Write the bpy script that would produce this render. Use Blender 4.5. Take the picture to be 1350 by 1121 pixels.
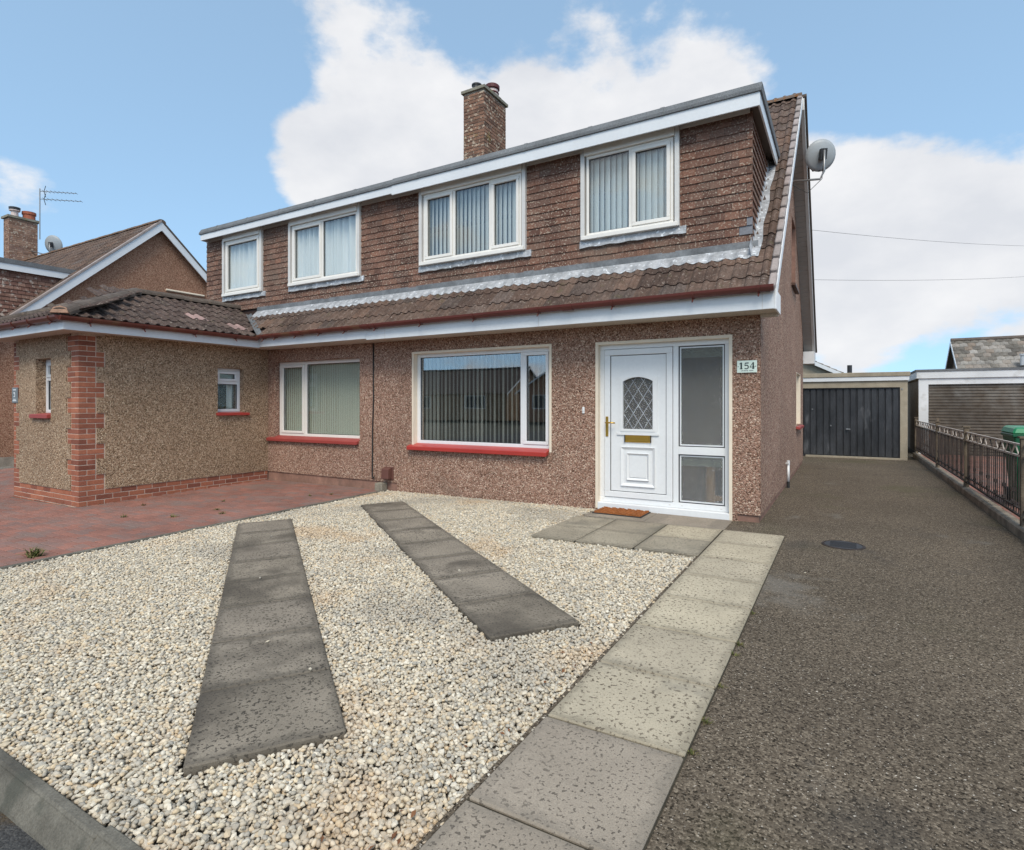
import bpy, bmesh, math, random
from mathutils import Vector, Matrix, Quaternion
rad = math.radians
rnd = random.Random(11)
for o in list(bpy.data.objects): bpy.data.objects.remove(o)
sc = bpy.context.scene
col = sc.collection

# ------------------------------------------------------------------ camera
cam = bpy.data.objects.new('camera', bpy.data.cameras.new('camera'))
col.objects.link(cam)
cam.location = (0.82, -7.0, 1.352)
cam.rotation_euler = (rad(90), 0, rad(30.3))
cam.data.lens = 20.0; cam.data.sensor_width = 36.0
cam.data.shift_y = -0.0204
cam.data.clip_start = 0.05; cam.data.clip_end = 2000
sc.camera = cam
CY = rad(30.3)
FW = (-math.sin(CY), math.cos(CY)); RT = (math.cos(CY), math.sin(CY))
def pixdir(px, py):                       # direction of a photograph pixel (used to aim the clouds only)
    u = (px-675)/750; v = (533-py)/750
    return Vector((FW[0]+u*RT[0], FW[1]+u*RT[1], v)).normalized()
def depth(x, y): return (x-.82)*FW[0] + (y+7)*FW[1]

# ------------------------------------------------------------------ sky, sun, exposure
SUN_EL, SUN_ROT = 50, 152
wld = bpy.data.worlds.new('World'); sc.world = wld; wld.use_nodes = True
nt = wld.node_tree; nt.nodes.clear()
def wn(t, **k):
    n = nt.nodes.new(t)
    for a, b in k.items(): setattr(n, a, b)
    return n
def wl(a, b): nt.links.new(a, b)
sky = wn('ShaderNodeTexSky', sky_type='NISHITA', sun_disc=False, sun_elevation=rad(SUN_EL), sun_rotation=rad(SUN_ROT),
         altitude=0, air_density=1.0, dust_density=0.6, ozone_density=1.5)
tc = wn('ShaderNodeTexCoord')
nrm = wn('ShaderNodeVectorMath', operation='NORMALIZE'); wl(tc.outputs['Generated'], nrm.inputs[0])
lft = wn('ShaderNodeVectorMath', operation='MULTIPLY_ADD'); wl(nrm.outputs[0], lft.inputs[0])     # keeps the clear sky even down to the horizon
lft.inputs[1].default_value = (1, 1, .75); lft.inputs[2].default_value = (0, 0, .22); wl(lft.outputs[0], sky.inputs[0])
def noise(scale, detail, rough, vec, off):
    mp = wn('ShaderNodeMapping'); mp.inputs['Location'].default_value = off; mp.inputs['Scale'].default_value = (1, 1, 1.7)
    wl(vec, mp.inputs[0])
    n = wn('ShaderNodeTexNoise'); n.inputs['Scale'].default_value = scale; n.inputs['Detail'].default_value = detail
    n.inputs['Roughness'].default_value = rough; wl(mp.outputs[0], n.inputs['Vector'])
    return n.outputs['Fac']
def math2(op, a, b):
    m = wn('ShaderNodeMath', operation=op)
    for i, s in enumerate((a, b)):
        if isinstance(s, (int, float)): m.inputs[i].default_value = s
        else: wl(s, m.inputs[i])
    return m.outputs[0]
n1 = noise(4.2, 10, .56, nrm.outputs[0], (1.3, 4.1, .2))
n2 = noise(10.0, 8, .6, nrm.outputs[0], (5.3, 2.2, 3.0))
acc = math2('ADD', math2('MULTIPLY', n1, .72), math2('MULTIPLY', n2, .40))
# cloud banks and clear gaps of the sky in view (px, py, radius, weight)
for px, py, rr, wgt in [(430, 130, .09, .12), (520, 150, .13, .14), (640, 150, .15, .15), (760, 115, .15, .15), (880, 120, .14, .15), (980, 140, .11, .13), (400, 225, .09, .10), (560, 235, .12, .10),
                        (310, 45, .06, .10), (450, 40, .09, .06), (420, 92, .045, -.05), (340, 110, .05, -.06), (930, 40, .05, .05), (1200, 290, .18, .12), (1310, 230, .15, .12), (1100, 280, .12, .12), (1330, 340, .16, .10), (1110, 435, .08, .19), (1180, 370, .14, .09), (1300, 390, .12, .10), (1090, 190, .07, .08), (390, 215, .07, .12), (420, 245, .07, .10), (5, 260, .07, .22),
                        (120, 120, .34, -.20), (230, 250, .15, -.18), (320, 330, .12, -.12), (640, 15, .10, -.16), (780, 15, .11, -.16), (900, 5, .10, -.14), (1060, 60, .12, -.14), (1200, 90, .16, -.16), (1320, 60, .15, -.14), (1235, 430, .09, -.16), (1330, 450, .10, -.10)]:
    dt = wn('ShaderNodeVectorMath', operation='DOT_PRODUCT'); wl(nrm.outputs[0], dt.inputs[0]); dt.inputs[1].default_value = pixdir(px, py)
    mr = wn('ShaderNodeMapRange', interpolation_type='SMOOTHSTEP')
    wl(dt.outputs['Value'], mr.inputs[0])
    mr.inputs[1].default_value = math.cos(rr*1.25); mr.inputs[2].default_value = math.cos(rr*.25)
    mr.inputs[3].default_value = 0; mr.inputs[4].default_value = wgt
    acc = math2('ADD', acc, mr.outputs[0])
cov = wn('ShaderNodeMapRange', interpolation_type='SMOOTHSTEP'); wl(acc, cov.inputs[0])
cov.inputs[1].default_value = .535; cov.inputs[2].default_value = .70; cov.inputs[3].default_value = 0; cov.inputs[4].default_value = .97
shade = wn('ShaderNodeMapRange'); wl(noise(4.2, 6, .55, nrm.outputs[0], (9.1, 1.2, 6.4)), shade.inputs[0])
shade.inputs[1].default_value = .35; shade.inputs[2].default_value = .62
cc = wn('ShaderNodeMix', data_type='RGBA'); wl(shade.outputs[0], cc.inputs[0])
cc.inputs[6].default_value = (5.9, 6.05, 6.4, 1); cc.inputs[7].default_value = (7.3, 7.3, 7.4, 1)
hz = wn('ShaderNodeMix', data_type='RGBA', blend_type='MULTIPLY'); hz.inputs[0].default_value = 1.0   # tint of the clear sky
wl(sky.outputs[0], hz.inputs[6]); hz.inputs[7].default_value = (1.5, 1.72, 1.62, 1)
hz2 = wn('ShaderNodeMix', data_type='RGBA', blend_type='ADD'); hz2.inputs[0].default_value = 1.0
wl(hz.outputs[2], hz2.inputs[6]); hz2.inputs[7].default_value = (1.2, 1.5, 1.65, 1)
mx = wn('ShaderNodeMix', data_type='RGBA'); wl(cov.outputs[0], mx.inputs[0]); wl(hz2.outputs[2], mx.inputs[6]); wl(cc.outputs[2], mx.inputs[7])
bg = wn('ShaderNodeBackground'); bg.inputs['Strength'].default_value = .1; wl(mx.outputs[2], bg.inputs[0])
wo = wn('ShaderNodeOutputWorld'); wl(bg.outputs[0], wo.inputs[0])

sun = bpy.data.objects.new('sun', bpy.data.lights.new('sun', 'SUN')); col.objects.link(sun)
sun.data.energy = 2.2; sun.data.angle = rad(26); sun.data.color = (1, .92, .80)
S = Vector((math.sin(rad(SUN_ROT))*math.cos(rad(SUN_EL)), math.cos(rad(SUN_ROT))*math.cos(rad(SUN_EL)), math.sin(rad(SUN_EL))))
sun.rotation_euler = S.to_track_quat('Z', 'Y').to_euler(); sun.location = (-5, -12, 20)
sc.view_settings.view_transform = 'Standard'; sc.view_settings.look = 'None'
sc.view_settings.exposure = 0.35; sc.view_settings.gamma = 1
sc.render.engine = 'CYCLES'
try:
    sc.cycles.max_bounces = 6; sc.cycles.transparent_max_bounces = 12
except Exception: pass

# ------------------------------------------------------------------ materials
class NT:
    def __init__(s, name):
        s.m = bpy.data.materials.new(name); s.m.use_nodes = True; s.t = s.m.node_tree
        s.b = s.t.nodes['Principled BSDF']; s.out = s.t.nodes['Material Output']
    def n(s, typ, ins=None, **props):
        n = s.t.nodes.new(typ)
        for k, v in props.items(): setattr(n, k, v)
        for k, v in (ins or {}).items(): s.set(n.inputs[k], v)
        return n
    def set(s, sock, v):
        if isinstance(v, bpy.types.NodeSocket): s.t.links.new(v, sock)
        else: sock.default_value = v
def c4(c): return (c[0], c[1], c[2], 1)
def ramp(t, fac, cols, const=False):
    r = t.n('ShaderNodeValToRGB', {'Fac': fac}); e = r.color_ramp.elements
    if const: r.color_ramp.interpolation = 'CONSTANT'
    n = len(cols)
    while len(e) < n: e.new(.5)
    for i, c in enumerate(cols): e[i].position = i/n if const else i/max(1, n-1); e[i].color = c4(c)
    return r.outputs['Color']
def mixc(t, f, a, b, mode='MIX'):
    m = t.n('ShaderNodeMix', {0: f, 6: a, 7: b}, data_type='RGBA', blend_type=mode); return m.outputs[2]
def mrange(t, v, a, b, c, d, smooth=False):
    return t.n('ShaderNodeMapRange', {0: v, 1: a, 2: b, 3: c, 4: d}, interpolation_type='SMOOTHSTEP' if smooth else 'LINEAR').outputs[0]
def nz(t, scale, detail=4, rough=.55, vec=None):
    return t.n('ShaderNodeTexNoise', {'Scale': scale, 'Detail': detail, 'Roughness': rough, 'Vector': vec}).outputs['Fac']
def surf(name, cols, rand=None, cell=None, fine=(60, .25), blotch=(2.0, .25), speck=None, stain=None, rough=.75, bump=(80, .3, .004), spec=.3, metal=0, cellbump=None, vstretch=None, edge=None):
    """cols spread by object/island random, voronoi cell or noise; fine and blotch brightness noise; speck/stain = (scale, lo, hi, colour, amount)"""
    t = NT(name)
    pos = t.n('ShaderNodeNewGeometry').outputs['Position']
    if rand:                                  # alike pieces share a mesh: world position keeps their grain different
        rv = t.n('ShaderNodeObjectInfo').outputs['Random'] if rand == 'object' else t.n('ShaderNodeNewGeometry').outputs['Random Per Island']
    vec = pos
    if vstretch:
        vec = t.n('ShaderNodeMapping', {'Vector': pos, 'Scale': vstretch}).outputs[0]
    if cell:
        vo = t.n('ShaderNodeTexVoronoi', {'Scale': cell, 'Vector': vec}, feature='F1')
        cv = t.n('ShaderNodeSeparateColor', {0: vo.outputs['Color']}).outputs[0]
        base = ramp(t, cv, cols)
    elif rand: base = ramp(t, rv, cols)
    else: base = ramp(t, mrange(t, nz(t, 6, 5, .6, vec), .3, .7, 0, 1), cols) if len(cols) > 1 else None
    if base is None:
        rgb = t.n('ShaderNodeRGB'); rgb.outputs[0].default_value = c4(cols[0]); base = rgb.outputs[0]
    if fine:
        g = mrange(t, nz(t, fine[0], 3, .6, vec), .25, .75, 1-fine[1], 1+fine[1])
        base = mixc(t, 1.0, base, t.n('ShaderNodeCombineColor', {0: g, 1: g, 2: g}).outputs[0], 'MULTIPLY')
    if blotch:
        g = mrange(t, nz(t, blotch[0], 5, .6, vec), .3, .7, 1-blotch[1], 1+blotch[1])
        base = mixc(t, 1.0, base, t.n('ShaderNodeCombineColor', {0: g, 1: g, 2: g}).outputs[0], 'MULTIPLY')
    for sp in ([speck] if speck else []) + (stain if isinstance(stain, list) else ([stain] if stain else [])):
        f = mrange(t, nz(t, sp[0], 2 if sp[0] > 12 else 5, .55, t.n('ShaderNodeVectorMath', {0: vec, 1: (sp[0]*1.7, 3.1, 7.7)}, operation='ADD').outputs[0]), sp[1], sp[2], 0, sp[4], True)
        if sp is speck: f = t.n('ShaderNodeMath', {0: f, 1: mrange(t, nz(t, 1.9, 3, .6, vec), .35, .58, .5, 1.0)}, operation='MULTIPLY').outputs[0]
        base = mixc(t, f, base, c4(sp[3]))
    if edge:                                  # grime gathered along the edges of a slab (its own coordinates)
        oc = t.n('ShaderNodeSeparateXYZ', {0: t.n('ShaderNodeTexCoord').outputs['Object']}).outputs
        ax = t.n('ShaderNodeMath', {0: oc[0]}, operation='ABSOLUTE').outputs[0]; ay = t.n('ShaderNodeMath', {0: oc[1]}, operation='ABSOLUTE').outputs[0]
        m_ = t.n('ShaderNodeMath', {0: ax, 1: ay}, operation='MAXIMUM').outputs[0]
        m_ = t.n('ShaderNodeMath', {0: nz(t, 11, 6, .75, pos), 1: .17, 2: m_}, operation='MULTIPLY_ADD').outputs[0]
        base = mixc(t, mrange(t, m_, .315, .375, 0, edge[1], True), base, c4(edge[0]))
    t.set(t.b.inputs['Base Color'], base)
    t.b.inputs['Roughness'].default_value = rough; t.b.inputs['Metallic'].default_value = metal
    t.b.inputs['Specular IOR Level'].default_value = spec
    nrmz = None
    if cellbump and cell:
        nrmz = t.n('ShaderNodeBump', {'Height': vo.outputs['Distance'], 'Strength': cellbump[0], 'Distance': cellbump[1]}, invert=True).outputs[0]
    if bump:
        k = {'Height': nz(t, bump[0], 4, .6, vec), 'Strength': bump[1], 'Distance': bump[2]}
        if nrmz: k['Normal'] = nrmz
        nrmz = t.n('ShaderNodeBump', k).outputs[0]
    if nrmz: t.set(t.b.inputs['Normal'], nrmz)
    return t.m
def paint(name, c, rough=.35, blotch=.05, dirt=None, spec=.4, metal=0):
    return surf(name, [c], fine=(25, .03), blotch=(1.2, blotch), stain=dirt, rough=rough, bump=(14, .06, .003), spec=spec, metal=metal)
def glass(name, tint=(.95, .96, .95), gain=2.2, base=.05, wob=0.0):
    t = NT(name); t.t.nodes.remove(t.b)
    bf = t.n('ShaderNodeNewGeometry').outputs['Backfacing']          # same reflectance from both sides of the sheet
    fr = t.n('ShaderNodeFresnel', {'IOR': mrange(t, bf, 0, 1, 1.5, 1/1.5)})
    f = t.n('ShaderNodeMath', {0: fr.outputs[0], 1: gain, 2: base}, operation='MULTIPLY_ADD', use_clamp=True)
    gl = t.n('ShaderNodeBsdfGlossy', {'Roughness': .006, 'Color': (.96, .98, 1, 1)})
    if wob:
        pos = t.n('ShaderNodeNewGeometry').outputs['Position']
        b = t.n('ShaderNodeBump', {'Height': nz(t, 1.6, 1, .4, pos), 'Strength': wob, 'Distance': .02}); t.set(gl.inputs['Normal'], b.outputs[0])
    tr = t.n('ShaderNodeBsdfTransparent', {'Color': c4(tint)})
    mx = t.n('ShaderNodeMixShader', {0: f.outputs[0], 1: tr.outputs[0], 2: gl.outputs[0]})
    t.set(t.out.inputs['Surface'], mx.outputs[0]); return t.m
def obscure(name):
    t = NT(name); t.t.nodes.remove(t.b)
    pos = t.n('ShaderNodeNewGeometry').outputs['Position']; bf = t.n('ShaderNodeNewGeometry').outputs['Backfacing']
    mp = t.n('ShaderNodeMapping', {'Vector': pos, 'Scale': (1, 1, 2.0)}).outputs[0]
    h = nz(t, 75, 1, .5, mp)
    b = t.n('ShaderNodeBump', {'Height': h, 'Strength': .9, 'Distance': .012}).outputs[0]
    gl = t.n('ShaderNodeBsdfGlossy', {'Roughness': .08, 'Color': (.95, .97, 1, 1), 'Normal': b})
    tr = t.n('ShaderNodeBsdfTransparent', {'Color': (.80, .80, .77, 1)})
    df = t.n('ShaderNodeBsdfDiffuse', {'Color': (.15, .138, .12, 1), 'Normal': b})
    m1 = t.n('ShaderNodeMixShader', {0: mrange(t, h, .40, .60, .04, .32), 1: tr.outputs[0], 2: df.outputs[0]})
    fr = t.n('ShaderNodeFresnel', {'IOR': mrange(t, bf, 0, 1, 1.5, 1/1.5), 'Normal': b})
    f = t.n('ShaderNodeMath', {0: fr.outputs[0], 1: 1.6, 2: .02}, operation='MULTIPLY_ADD', use_clamp=True)
    m2 = t.n('ShaderNodeMixShader', {0: f.outputs[0], 1: m1.outputs[0], 2: gl.outputs[0]})
    t.set(t.out.inputs['Surface'], m2.outputs[0]); return t.m

M = {}
DASH = [(.105, .057, .039), (.215, .121, .082), (.325, .184, .130), (.43, .26, .187), (.31, .20, .152), (.70, .525, .40)]
M['dash'] = surf('pebbledash_pink_brown', DASH, cell=74, fine=(150, .25), blotch=(.9, .14), stain=[(1.6, .58, .75, (.17, .13, .10), .35)], rough=.9, cellbump=(.9, .012), bump=None, spec=.2)
M['dash_beige'] = surf('pebbledash_beige', [(.13, .082, .048), (.25, .165, .10), (.36, .24, .152), (.46, .315, .205), (.34, .235, .155), (.70, .55, .39)], cell=70, fine=(150, .25), blotch=(.9, .13), rough=.9, cellbump=(.9, .014), bump=None, spec=.2)
M['dash_orange'] = surf('pebbledash_orange', [(.18, .085, .05), (.29, .145, .09), (.37, .20, .13), (.48, .30, .20)], cell=60, fine=(60, .2), blotch=(.6, .14), rough=.9, cellbump=(.7, .014), bump=None, spec=.2)
M['dash_grey'] = surf('pebbledash_grey_brown', [(.12, .09, .065), (.22, .17, .125), (.30, .24, .18)], cell=45, fine=(60, .2), blotch=(.8, .2), rough=.9, cellbump=(.6, .012), bump=None)
M['plinth'] = surf('plinth_paint', [(.30, .165, .12), (.22, .125, .095)], fine=(30, .12), blotch=(2.4, .3), stain=(5, .55, .75, (.14, .09, .07), .7), rough=.85)
M['mortar'] = surf('mortar', [(.56, .44, .35)], blotch=(3, .15), rough=.95)
M['brick'] = surf('red_brick', [(.20, .070, .045), (.33, .118, .068), (.39, .145, .082), (.35, .125, .070), (.27, .095, .062)], rand='object', fine=(70, .2), blotch=(7, .14), speck=(40, .62, .75, (.45, .24, .16), .35), rough=.85, bump=(120, .5, .004))
M['brick_old'] = surf('weathered_chimney_brick', [(.10, .058, .042), (.19, .10, .066), (.27, .145, .095), (.14, .085, .062)], rand='object', fine=(40, .3), blotch=(5, .25), speck=(14, .58, .63, (.58, .48, .36), .85), stain=(2.5, .60, .70, (.25, .19, .05), .5), rough=.9, bump=(90, .6, .006))
M['brick_far'] = surf('weathered_brick_far', [(.16, .09, .065), (.27, .15, .10), (.33, .20, .14), (.22, .13, .10)], rand='island', fine=(40, .3), blotch=(5, .25), speck=(13, .58, .64, (.55, .45, .35), .8), rough=.9)
M['mortar_old'] = surf('mortar_old', [(.30, .25, .20)], blotch=(4, .3), rough=.95)
TILE = [(.060, .040, .032), (.095, .060, .045), (.125, .082, .062), (.085, .062, .052), (.14, .085, .06), (.10, .078, .068)]
TSP = dict(fine=(45, .35), blotch=(6, .3), speck=(34, .60, .68, (.36, .30, .25), .55), stain=[(7, .60, .72, (.10, .085, .045), .5)], rough=.85, bump=(140, .5, .004), spec=.25)
M['roof_tile'] = surf('roof_tile_brown', TILE, rand='object', **TSP)
M['roof_tile_stuff'] = surf('roof_tile_brown_field', TILE, rand='island', **TSP)
M['ext_tile'] = surf('roof_tile_dark', [(.050, .034, .028), (.075, .050, .041), (.095, .066, .054), (.065, .046, .038)], rand='object', **TSP)
M['ext_tile_new'] = surf('roof_tile_pink_patch', [(.30, .20, .18)], fine=(50, .15), rough=.85)
M['ridge'] = surf('ridge_tile', [(.085, .065, .052), (.12, .095, .078)], rand='object', fine=(40, .3), blotch=(3, .25), stain=(8, .6, .7, (.22, .15, .10), .5), rough=.9)
M['ridge_mossy'] = surf('ridge_tile_mossy', [(.13, .10, .08), (.18, .13, .10)], rand='object', fine=(40, .3), blotch=(3, .25), speck=(16, .48, .58, (.22, .085, .02), .85), rough=.95, bump=(50, .8, .02))
M['ridge_mortar'] = surf('ridge_mortar', [(.32, .19, .13)], blotch=(5, .3), rough=.95)
M['verge'] = surf('verge_cap_pale', [(.25, .21, .19), (.34, .285, .26), (.29, .235, .22)], rand='object', fine=(60, .2), blotch=(5, .2), rough=.85)
HT = [(.105, .056, .042), (.145, .076, .055), (.185, .096, .068), (.135, .082, .064), (.20, .10, .068), (.16, .095, .072)]
HSP = dict(fine=(60, .3), blotch=(1.6, .22), speck=(42, .57, .64, (.50, .42, .33), .75), stain=[(1.3, .48, .66, (.20, .145, .11), .5)], rough=.88, bump=(150, .5, .004), spec=.2)
M['hung'] = surf('hung_tile_red_brown', HT, rand='object', **HSP)
M['hung_stuff'] = surf('hung_tile_field', HT, rand='island', **HSP)
M['hung_grey'] = surf('hung_tile_slate_patch', [(.17, .17, .185)], fine=(60, .15), rough=.8)
M['hung_back'] = surf('hung_tile_backing', [(.05, .03, .025)], rough=.95)
M['white'] = paint('white_upvc', (.74, .74, .735), .3, .03, dirt=(2.3, .62, .8, (.62, .60, .55), .25))
M['white_fascia'] = paint('white_fascia', (.70, .71, .72), .4, .05, dirt=(1.1, .6, .8, (.6, .6, .58), .35))
M['cream_frame'] = paint('cream_upvc', (.78, .74, .68), .35, .05)
M['cream'] = paint('cream_paint_reveal', (.76, .65, .51), .6, .06)
M['trim'] = paint('pale_grey_trim', (.62, .60, .57), .5, .08)
M['soffit'] = surf('soffit_board', [(.52, .46, .39)], blotch=(1.5, .12), rough=.7)
M['soffit_dark'] = paint('brown_soffit', (.20, .145, .115), .5, .1)
M['board_grey'] = paint('grey_soffit_board', (.36, .33, .30), .6, .1)
M['red_sill'] = paint('red_gloss_sill', (.40, .040, .030), .33, .12, spec=.5)
M['red_sill_old'] = paint('faded_red_sill', (.30, .050, .042), .5, .15)
M['gutter'] = paint('brown_gutter', (.125, .035, .028), .35, .12)
M['gutter_ext'] = paint('red_brown_gutter', (.14, .040, .028), .35, .2, dirt=(3, .5, .7, (.17, .10, .05), .6))
M['lead'] = surf('lead_flashing', [(.45, .45, .46), (.30, .305, .31)], fine=(30, .2), blotch=(5, .3), speck=(18, .58, .68, (.80, .82, .84), .8), rough=.5, metal=.15, bump=(30, .5, .01))
M['lead_dark'] = surf('lead_dark', [(.20, .205, .21), (.13, .135, .14)], fine=(30, .2), blotch=(4, .3), rough=.6, metal=.2)
M['felt'] = surf('mineral_felt', [(.11, .115, .12), (.19, .195, .20)], cell=160, fine=(90, .3), blotch=(2, .2), rough=.95, bump=(200, .6, .004))
M['glass'] = glass('window_glass', gain=2.6, base=.06, wob=.03)
M['glass_up'] = glass('window_glass_upper', gain=1.15, base=.02, wob=.02)
M['obscure'] = obscure('obscured_glass')
M['gasket'] = paint('black_gasket', (.03, .03, .035), .5, 0)
M['blind'] = surf('blind_fabric', [(.80, .81, .76)], fine=(60, .05), blotch=None, rough=.9, bump=None)
M['blind_green'] = surf('blind_fabric_green', [(.50, .54, .46)], fine=(60, .05), blotch=None, rough=.9, bump=None)
M['blind_grey'] = surf('blind_fabric_grey', [(.64, .66, .64)], fine=(60, .05), blotch=None, rough=.9, bump=None)
M['net'] = surf('net_curtain', [(.74, .76, .76)], fine=(60, .05), blotch=None, rough=.9, bump=None)
M['room'] = paint('room_wall', (.30, .27, .24), .9, .05)
M['hall'] = paint('hall_wall', (.36, .29, .22), .9, .08)
M['gold'] = paint('brass', (.62, .38, .08), .28, .1, metal=.85)
M['pine'] = surf('pine_wood', [(.68, .36, .14), (.75, .44, .19)], fine=(40, .12), rough=.5, vstretch=(1, 1, .15))
M['mat_coir'] = surf('coir_mat', [(.42, .15, .045), (.30, .10, .03)], cell=220, fine=(90, .4), rough=1, bump=(240, 1, .01))
M['rubber'] = paint('black_rubber', (.025, .025, .025), .7, .1)
M['sign'] = paint('sign_pale_green', (.72, .80, .70), .3, .02)
M['ink'] = paint('sign_dark_green', (.015, .035, .03), .5, 0)
M['plaque'] = paint('slate_plaque', (.16, .18, .19), .5, .1)
M['tarmac'] = surf('tarmac', [(.022, .017, .0115), (.080, .061, .043), (.143, .112, .080), (.094, .073, .052), (.25, .20, .145)], cell=125, fine=(260, .35), blotch=(.8, .14),
                   speck=(70, .675, .69, (.60, .53, .44), .95), stain=[(.55, .54, .70, (.085, .078, .040), .55), (1.1, .64, .74, (.19, .172, .148), .5), (.8, .62, .72, (.04, .038, .036), .4)], rough=.92, cellbump=(.5, .005), bump=(300, .3, .003), spec=.15)
M['road'] = surf('road_tarmac', [(.035, .033, .032), (.06, .057, .053), (.085, .08, .075)], cell=120, fine=(260, .3), blotch=(.9, .2), stain=(3, .60, .70, (.09, .055, .02), .7), rough=.9, cellbump=(.7, .008), bump=None)
SLD = dict(fine=(150, .2), rough=.9, bump=(220, .5, .004), spec=.2)
M['slab_dark'] = surf('dark_concrete_slab', [(.225, .188, .143), (.275, .232, .18), (.245, .205, .16)], rand='object', blotch=(1.6, .3), speck=(66, .565, .605, (.045, .038, .030), .9), stain=[(1.3, .50, .66, (.066, .055, .044), .70)], edge=((0.07, 0.06, 0.048), 0.5), **SLD)
M['slab_mid'] = surf('mid_concrete_slab', [(.30, .255, .19), (.36, .31, .23)], rand='object', blotch=(2, .2), speck=(60, .58, .63, (.085, .07, .054), .8), stain=[(1.6, .55, .7, (.13, .12, .10), .5)], edge=((0.12, 0.105, 0.08), 0.42), **SLD)
M['slab_pale'] = surf('pale_concrete_slab', [(.44, .37, .265), (.48, .41, .295), (.39, .33, .245)], rand='object', blotch=(2, .16), speck=(52, .585, .615, (.075, .054, .036), .92), stain=[(2.2, .60, .75, (.20, .18, .145), .5)], edge=((0.17, 0.145, 0.105), 0.45), **SLD)
M['slab_grey'] = surf('grey_concrete_slab', [(.33, .275, .215), (.295, .245, .19)], rand='object', blotch=(2, .16), speck=(70, .585, .62, (.085, .07, .055), .85), edge=((0.15, 0.13, 0.105), 0.38), **SLD)
M['kerb'] = surf('kerb_concrete', [(.10, .090, .072), (.17, .155, .125)], fine=(120, .3), blotch=(4, .3), stain=[(5, .55, .68, (.07, .07, .055), .7)], rough=.92, bump=(150, .6, .006))
M['kerb_brown'] = surf('fence_kerb', [(.17, .14, .105), (.24, .20, .155)], fine=(120, .3), blotch=(3, .3), rough=.92)
M['block'] = surf('block_paving', [(.23, .115, .088), (.27, .125, .094), (.30, .135, .10), (.215, .135, .115), (.25, .118, .09), (.225, .145, .122)], rand='object', fine=(120, .2), blotch=(1.0, .2), stain=[(1.5, .48, .68, (.20, .15, .13), .65)], rough=.9, bump=(160, .5, .004))
M['block_stuff'] = surf('block_paving_field', [(.23, .115, .088), (.27, .125, .094), (.30, .135, .10), (.215, .135, .115), (.25, .118, .09), (.225, .145, .122)], rand='island', fine=(120, .2), blotch=(1.0, .2), stain=[(1.5, .48, .68, (.20, .15, .13), .65)], rough=.9, bump=(160, .5, .004))
M['bed'] = surf('gravel_bed', [(.12, .105, .085), (.22, .20, .17)], cell=60, blotch=(1, .2), rough=1)
M['stone'] = surf('gravel_stone', [(.64, .535, .375), (.46, .405, .32), (.71, .63, .49), (.36, .325, .27), (.62, .48, .31), (.54, .47, .37), (.52, .455, .36), (.32, .295, .25), (.74, .665, .54), (.60, .49, .34)], rand='object', fine=(90, .15),
                   blotch=None, stain=[(.62, .52, .68, (.29, .26, .22), .5), (1.2, .52, .70, (.52, .33, .17), .4)], rough=.8, bump=(150, .4, .003), spec=.25)
M['earth'] = surf('ground_earth', [(.035, .030, .021), (.06, .05, .033)], blotch=(.3, .3), rough=1)
M['garage_black'] = surf('black_garage_door', [(.022, .023, .026), (.045, .046, .05)], fine=(40, .3), blotch=(2.2, .5), stain=[(3, .6, .72, (.16, .16, .165), .6)], rough=.42, spec=.5, vstretch=(1, 1, .35), bump=(20, .15, .004))
M['concrete_post'] = surf('garage_concrete', [(.30, .255, .19), (.36, .31, .235)], fine=(80, .2), blotch=(2, .18), rough=.9)
M['roller'] = surf('brown_roller_door', [(.085, .062, .042), (.15, .125, .10)], fine=(60, .2), blotch=(.7, .35), stain=[(1.1, .52, .7, (.26, .25, .23), .7)], rough=.45, spec=.4)
M['white_old'] = paint('weathered_white_wood', (.66, .66, .66), .6, .12, dirt=(4, .55, .75, (.42, .40, .36), .5))
M['iron'] = surf('rusty_iron', [(.035, .028, .025), (.06, .045, .038)], fine=(80, .3), blotch=(3, .3), stain=[(9, .6, .7, (.13, .07, .04), .6)], rough=.7, metal=.3)
M['iron_post'] = surf('weathered_post', [(.16, .125, .085), (.10, .075, .055)], fine=(80, .3), blotch=(4, .3), rough=.85)
M['iron_pale'] = paint('pale_worn_iron', (.42, .36, .31), .6, .2)
M['bin_green'] = paint('green_bin_plastic', (.008, .085, .038), .45, .1)
M['bin_lid'] = paint('green_bin_lid', (.018, .20, .085), .4, .08)
M['dish'] = paint('grey_dish', (.34, .36, .37), .45, .08)
M['steel'] = paint('galvanised_steel', (.28, .28, .28), .4, .1, metal=.6)
M['dark_plastic'] = paint('dark_plastic', (.03, .03, .033), .5, .1)
M['vent'] = paint('brown_vent', (.13, .055, .042), .6, .15)
M['wood_post'] = surf('weathered_wood', [(.26, .23, .18), (.18, .155, .12)], fine=(60, .3), rough=.95)
M['terracotta'] = paint('terracotta_pot', (.36, .11, .06), .8, .2)
M['pot_maroon'] = paint('maroon_pot', (.10, .022, .022), .6, .15)
M['pot_pale'] = paint('pale_pot', (.62, .50, .46), .7, .15)
M['cap'] = surf('chimney_cap', [(.26, .24, .19), (.18, .165, .13)], fine=(60, .3), blotch=(5, .3), stain=(9, .55, .65, (.28, .22, .06), .6), rough=.95)
M['weed'] = surf('weed_leaf', [(.07, .09, .02), (.13, .13, .04), (.16, .12, .05)], rand='island', rough=.8, bump=None)
M['far_tile'] = surf('grey_roof_tile_far', [(.10, .088, .075), (.17, .15, .125), (.29, .265, .235), (.20, .155, .12)], rand='island', fine=(20, .3), blotch=(1.5, .25), rough=.9)
M['brown_frame'] = paint('brown_window_frame', (.09, .045, .03), .5, .1)
M['cable'] = paint('black_cable', (.02, .02, .02), .6, 0)
M['grass'] = surf('grass_ground', [(.07, .065, .045), (.10, .09, .065)], blotch=(.5, .3), rough=1)

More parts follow.
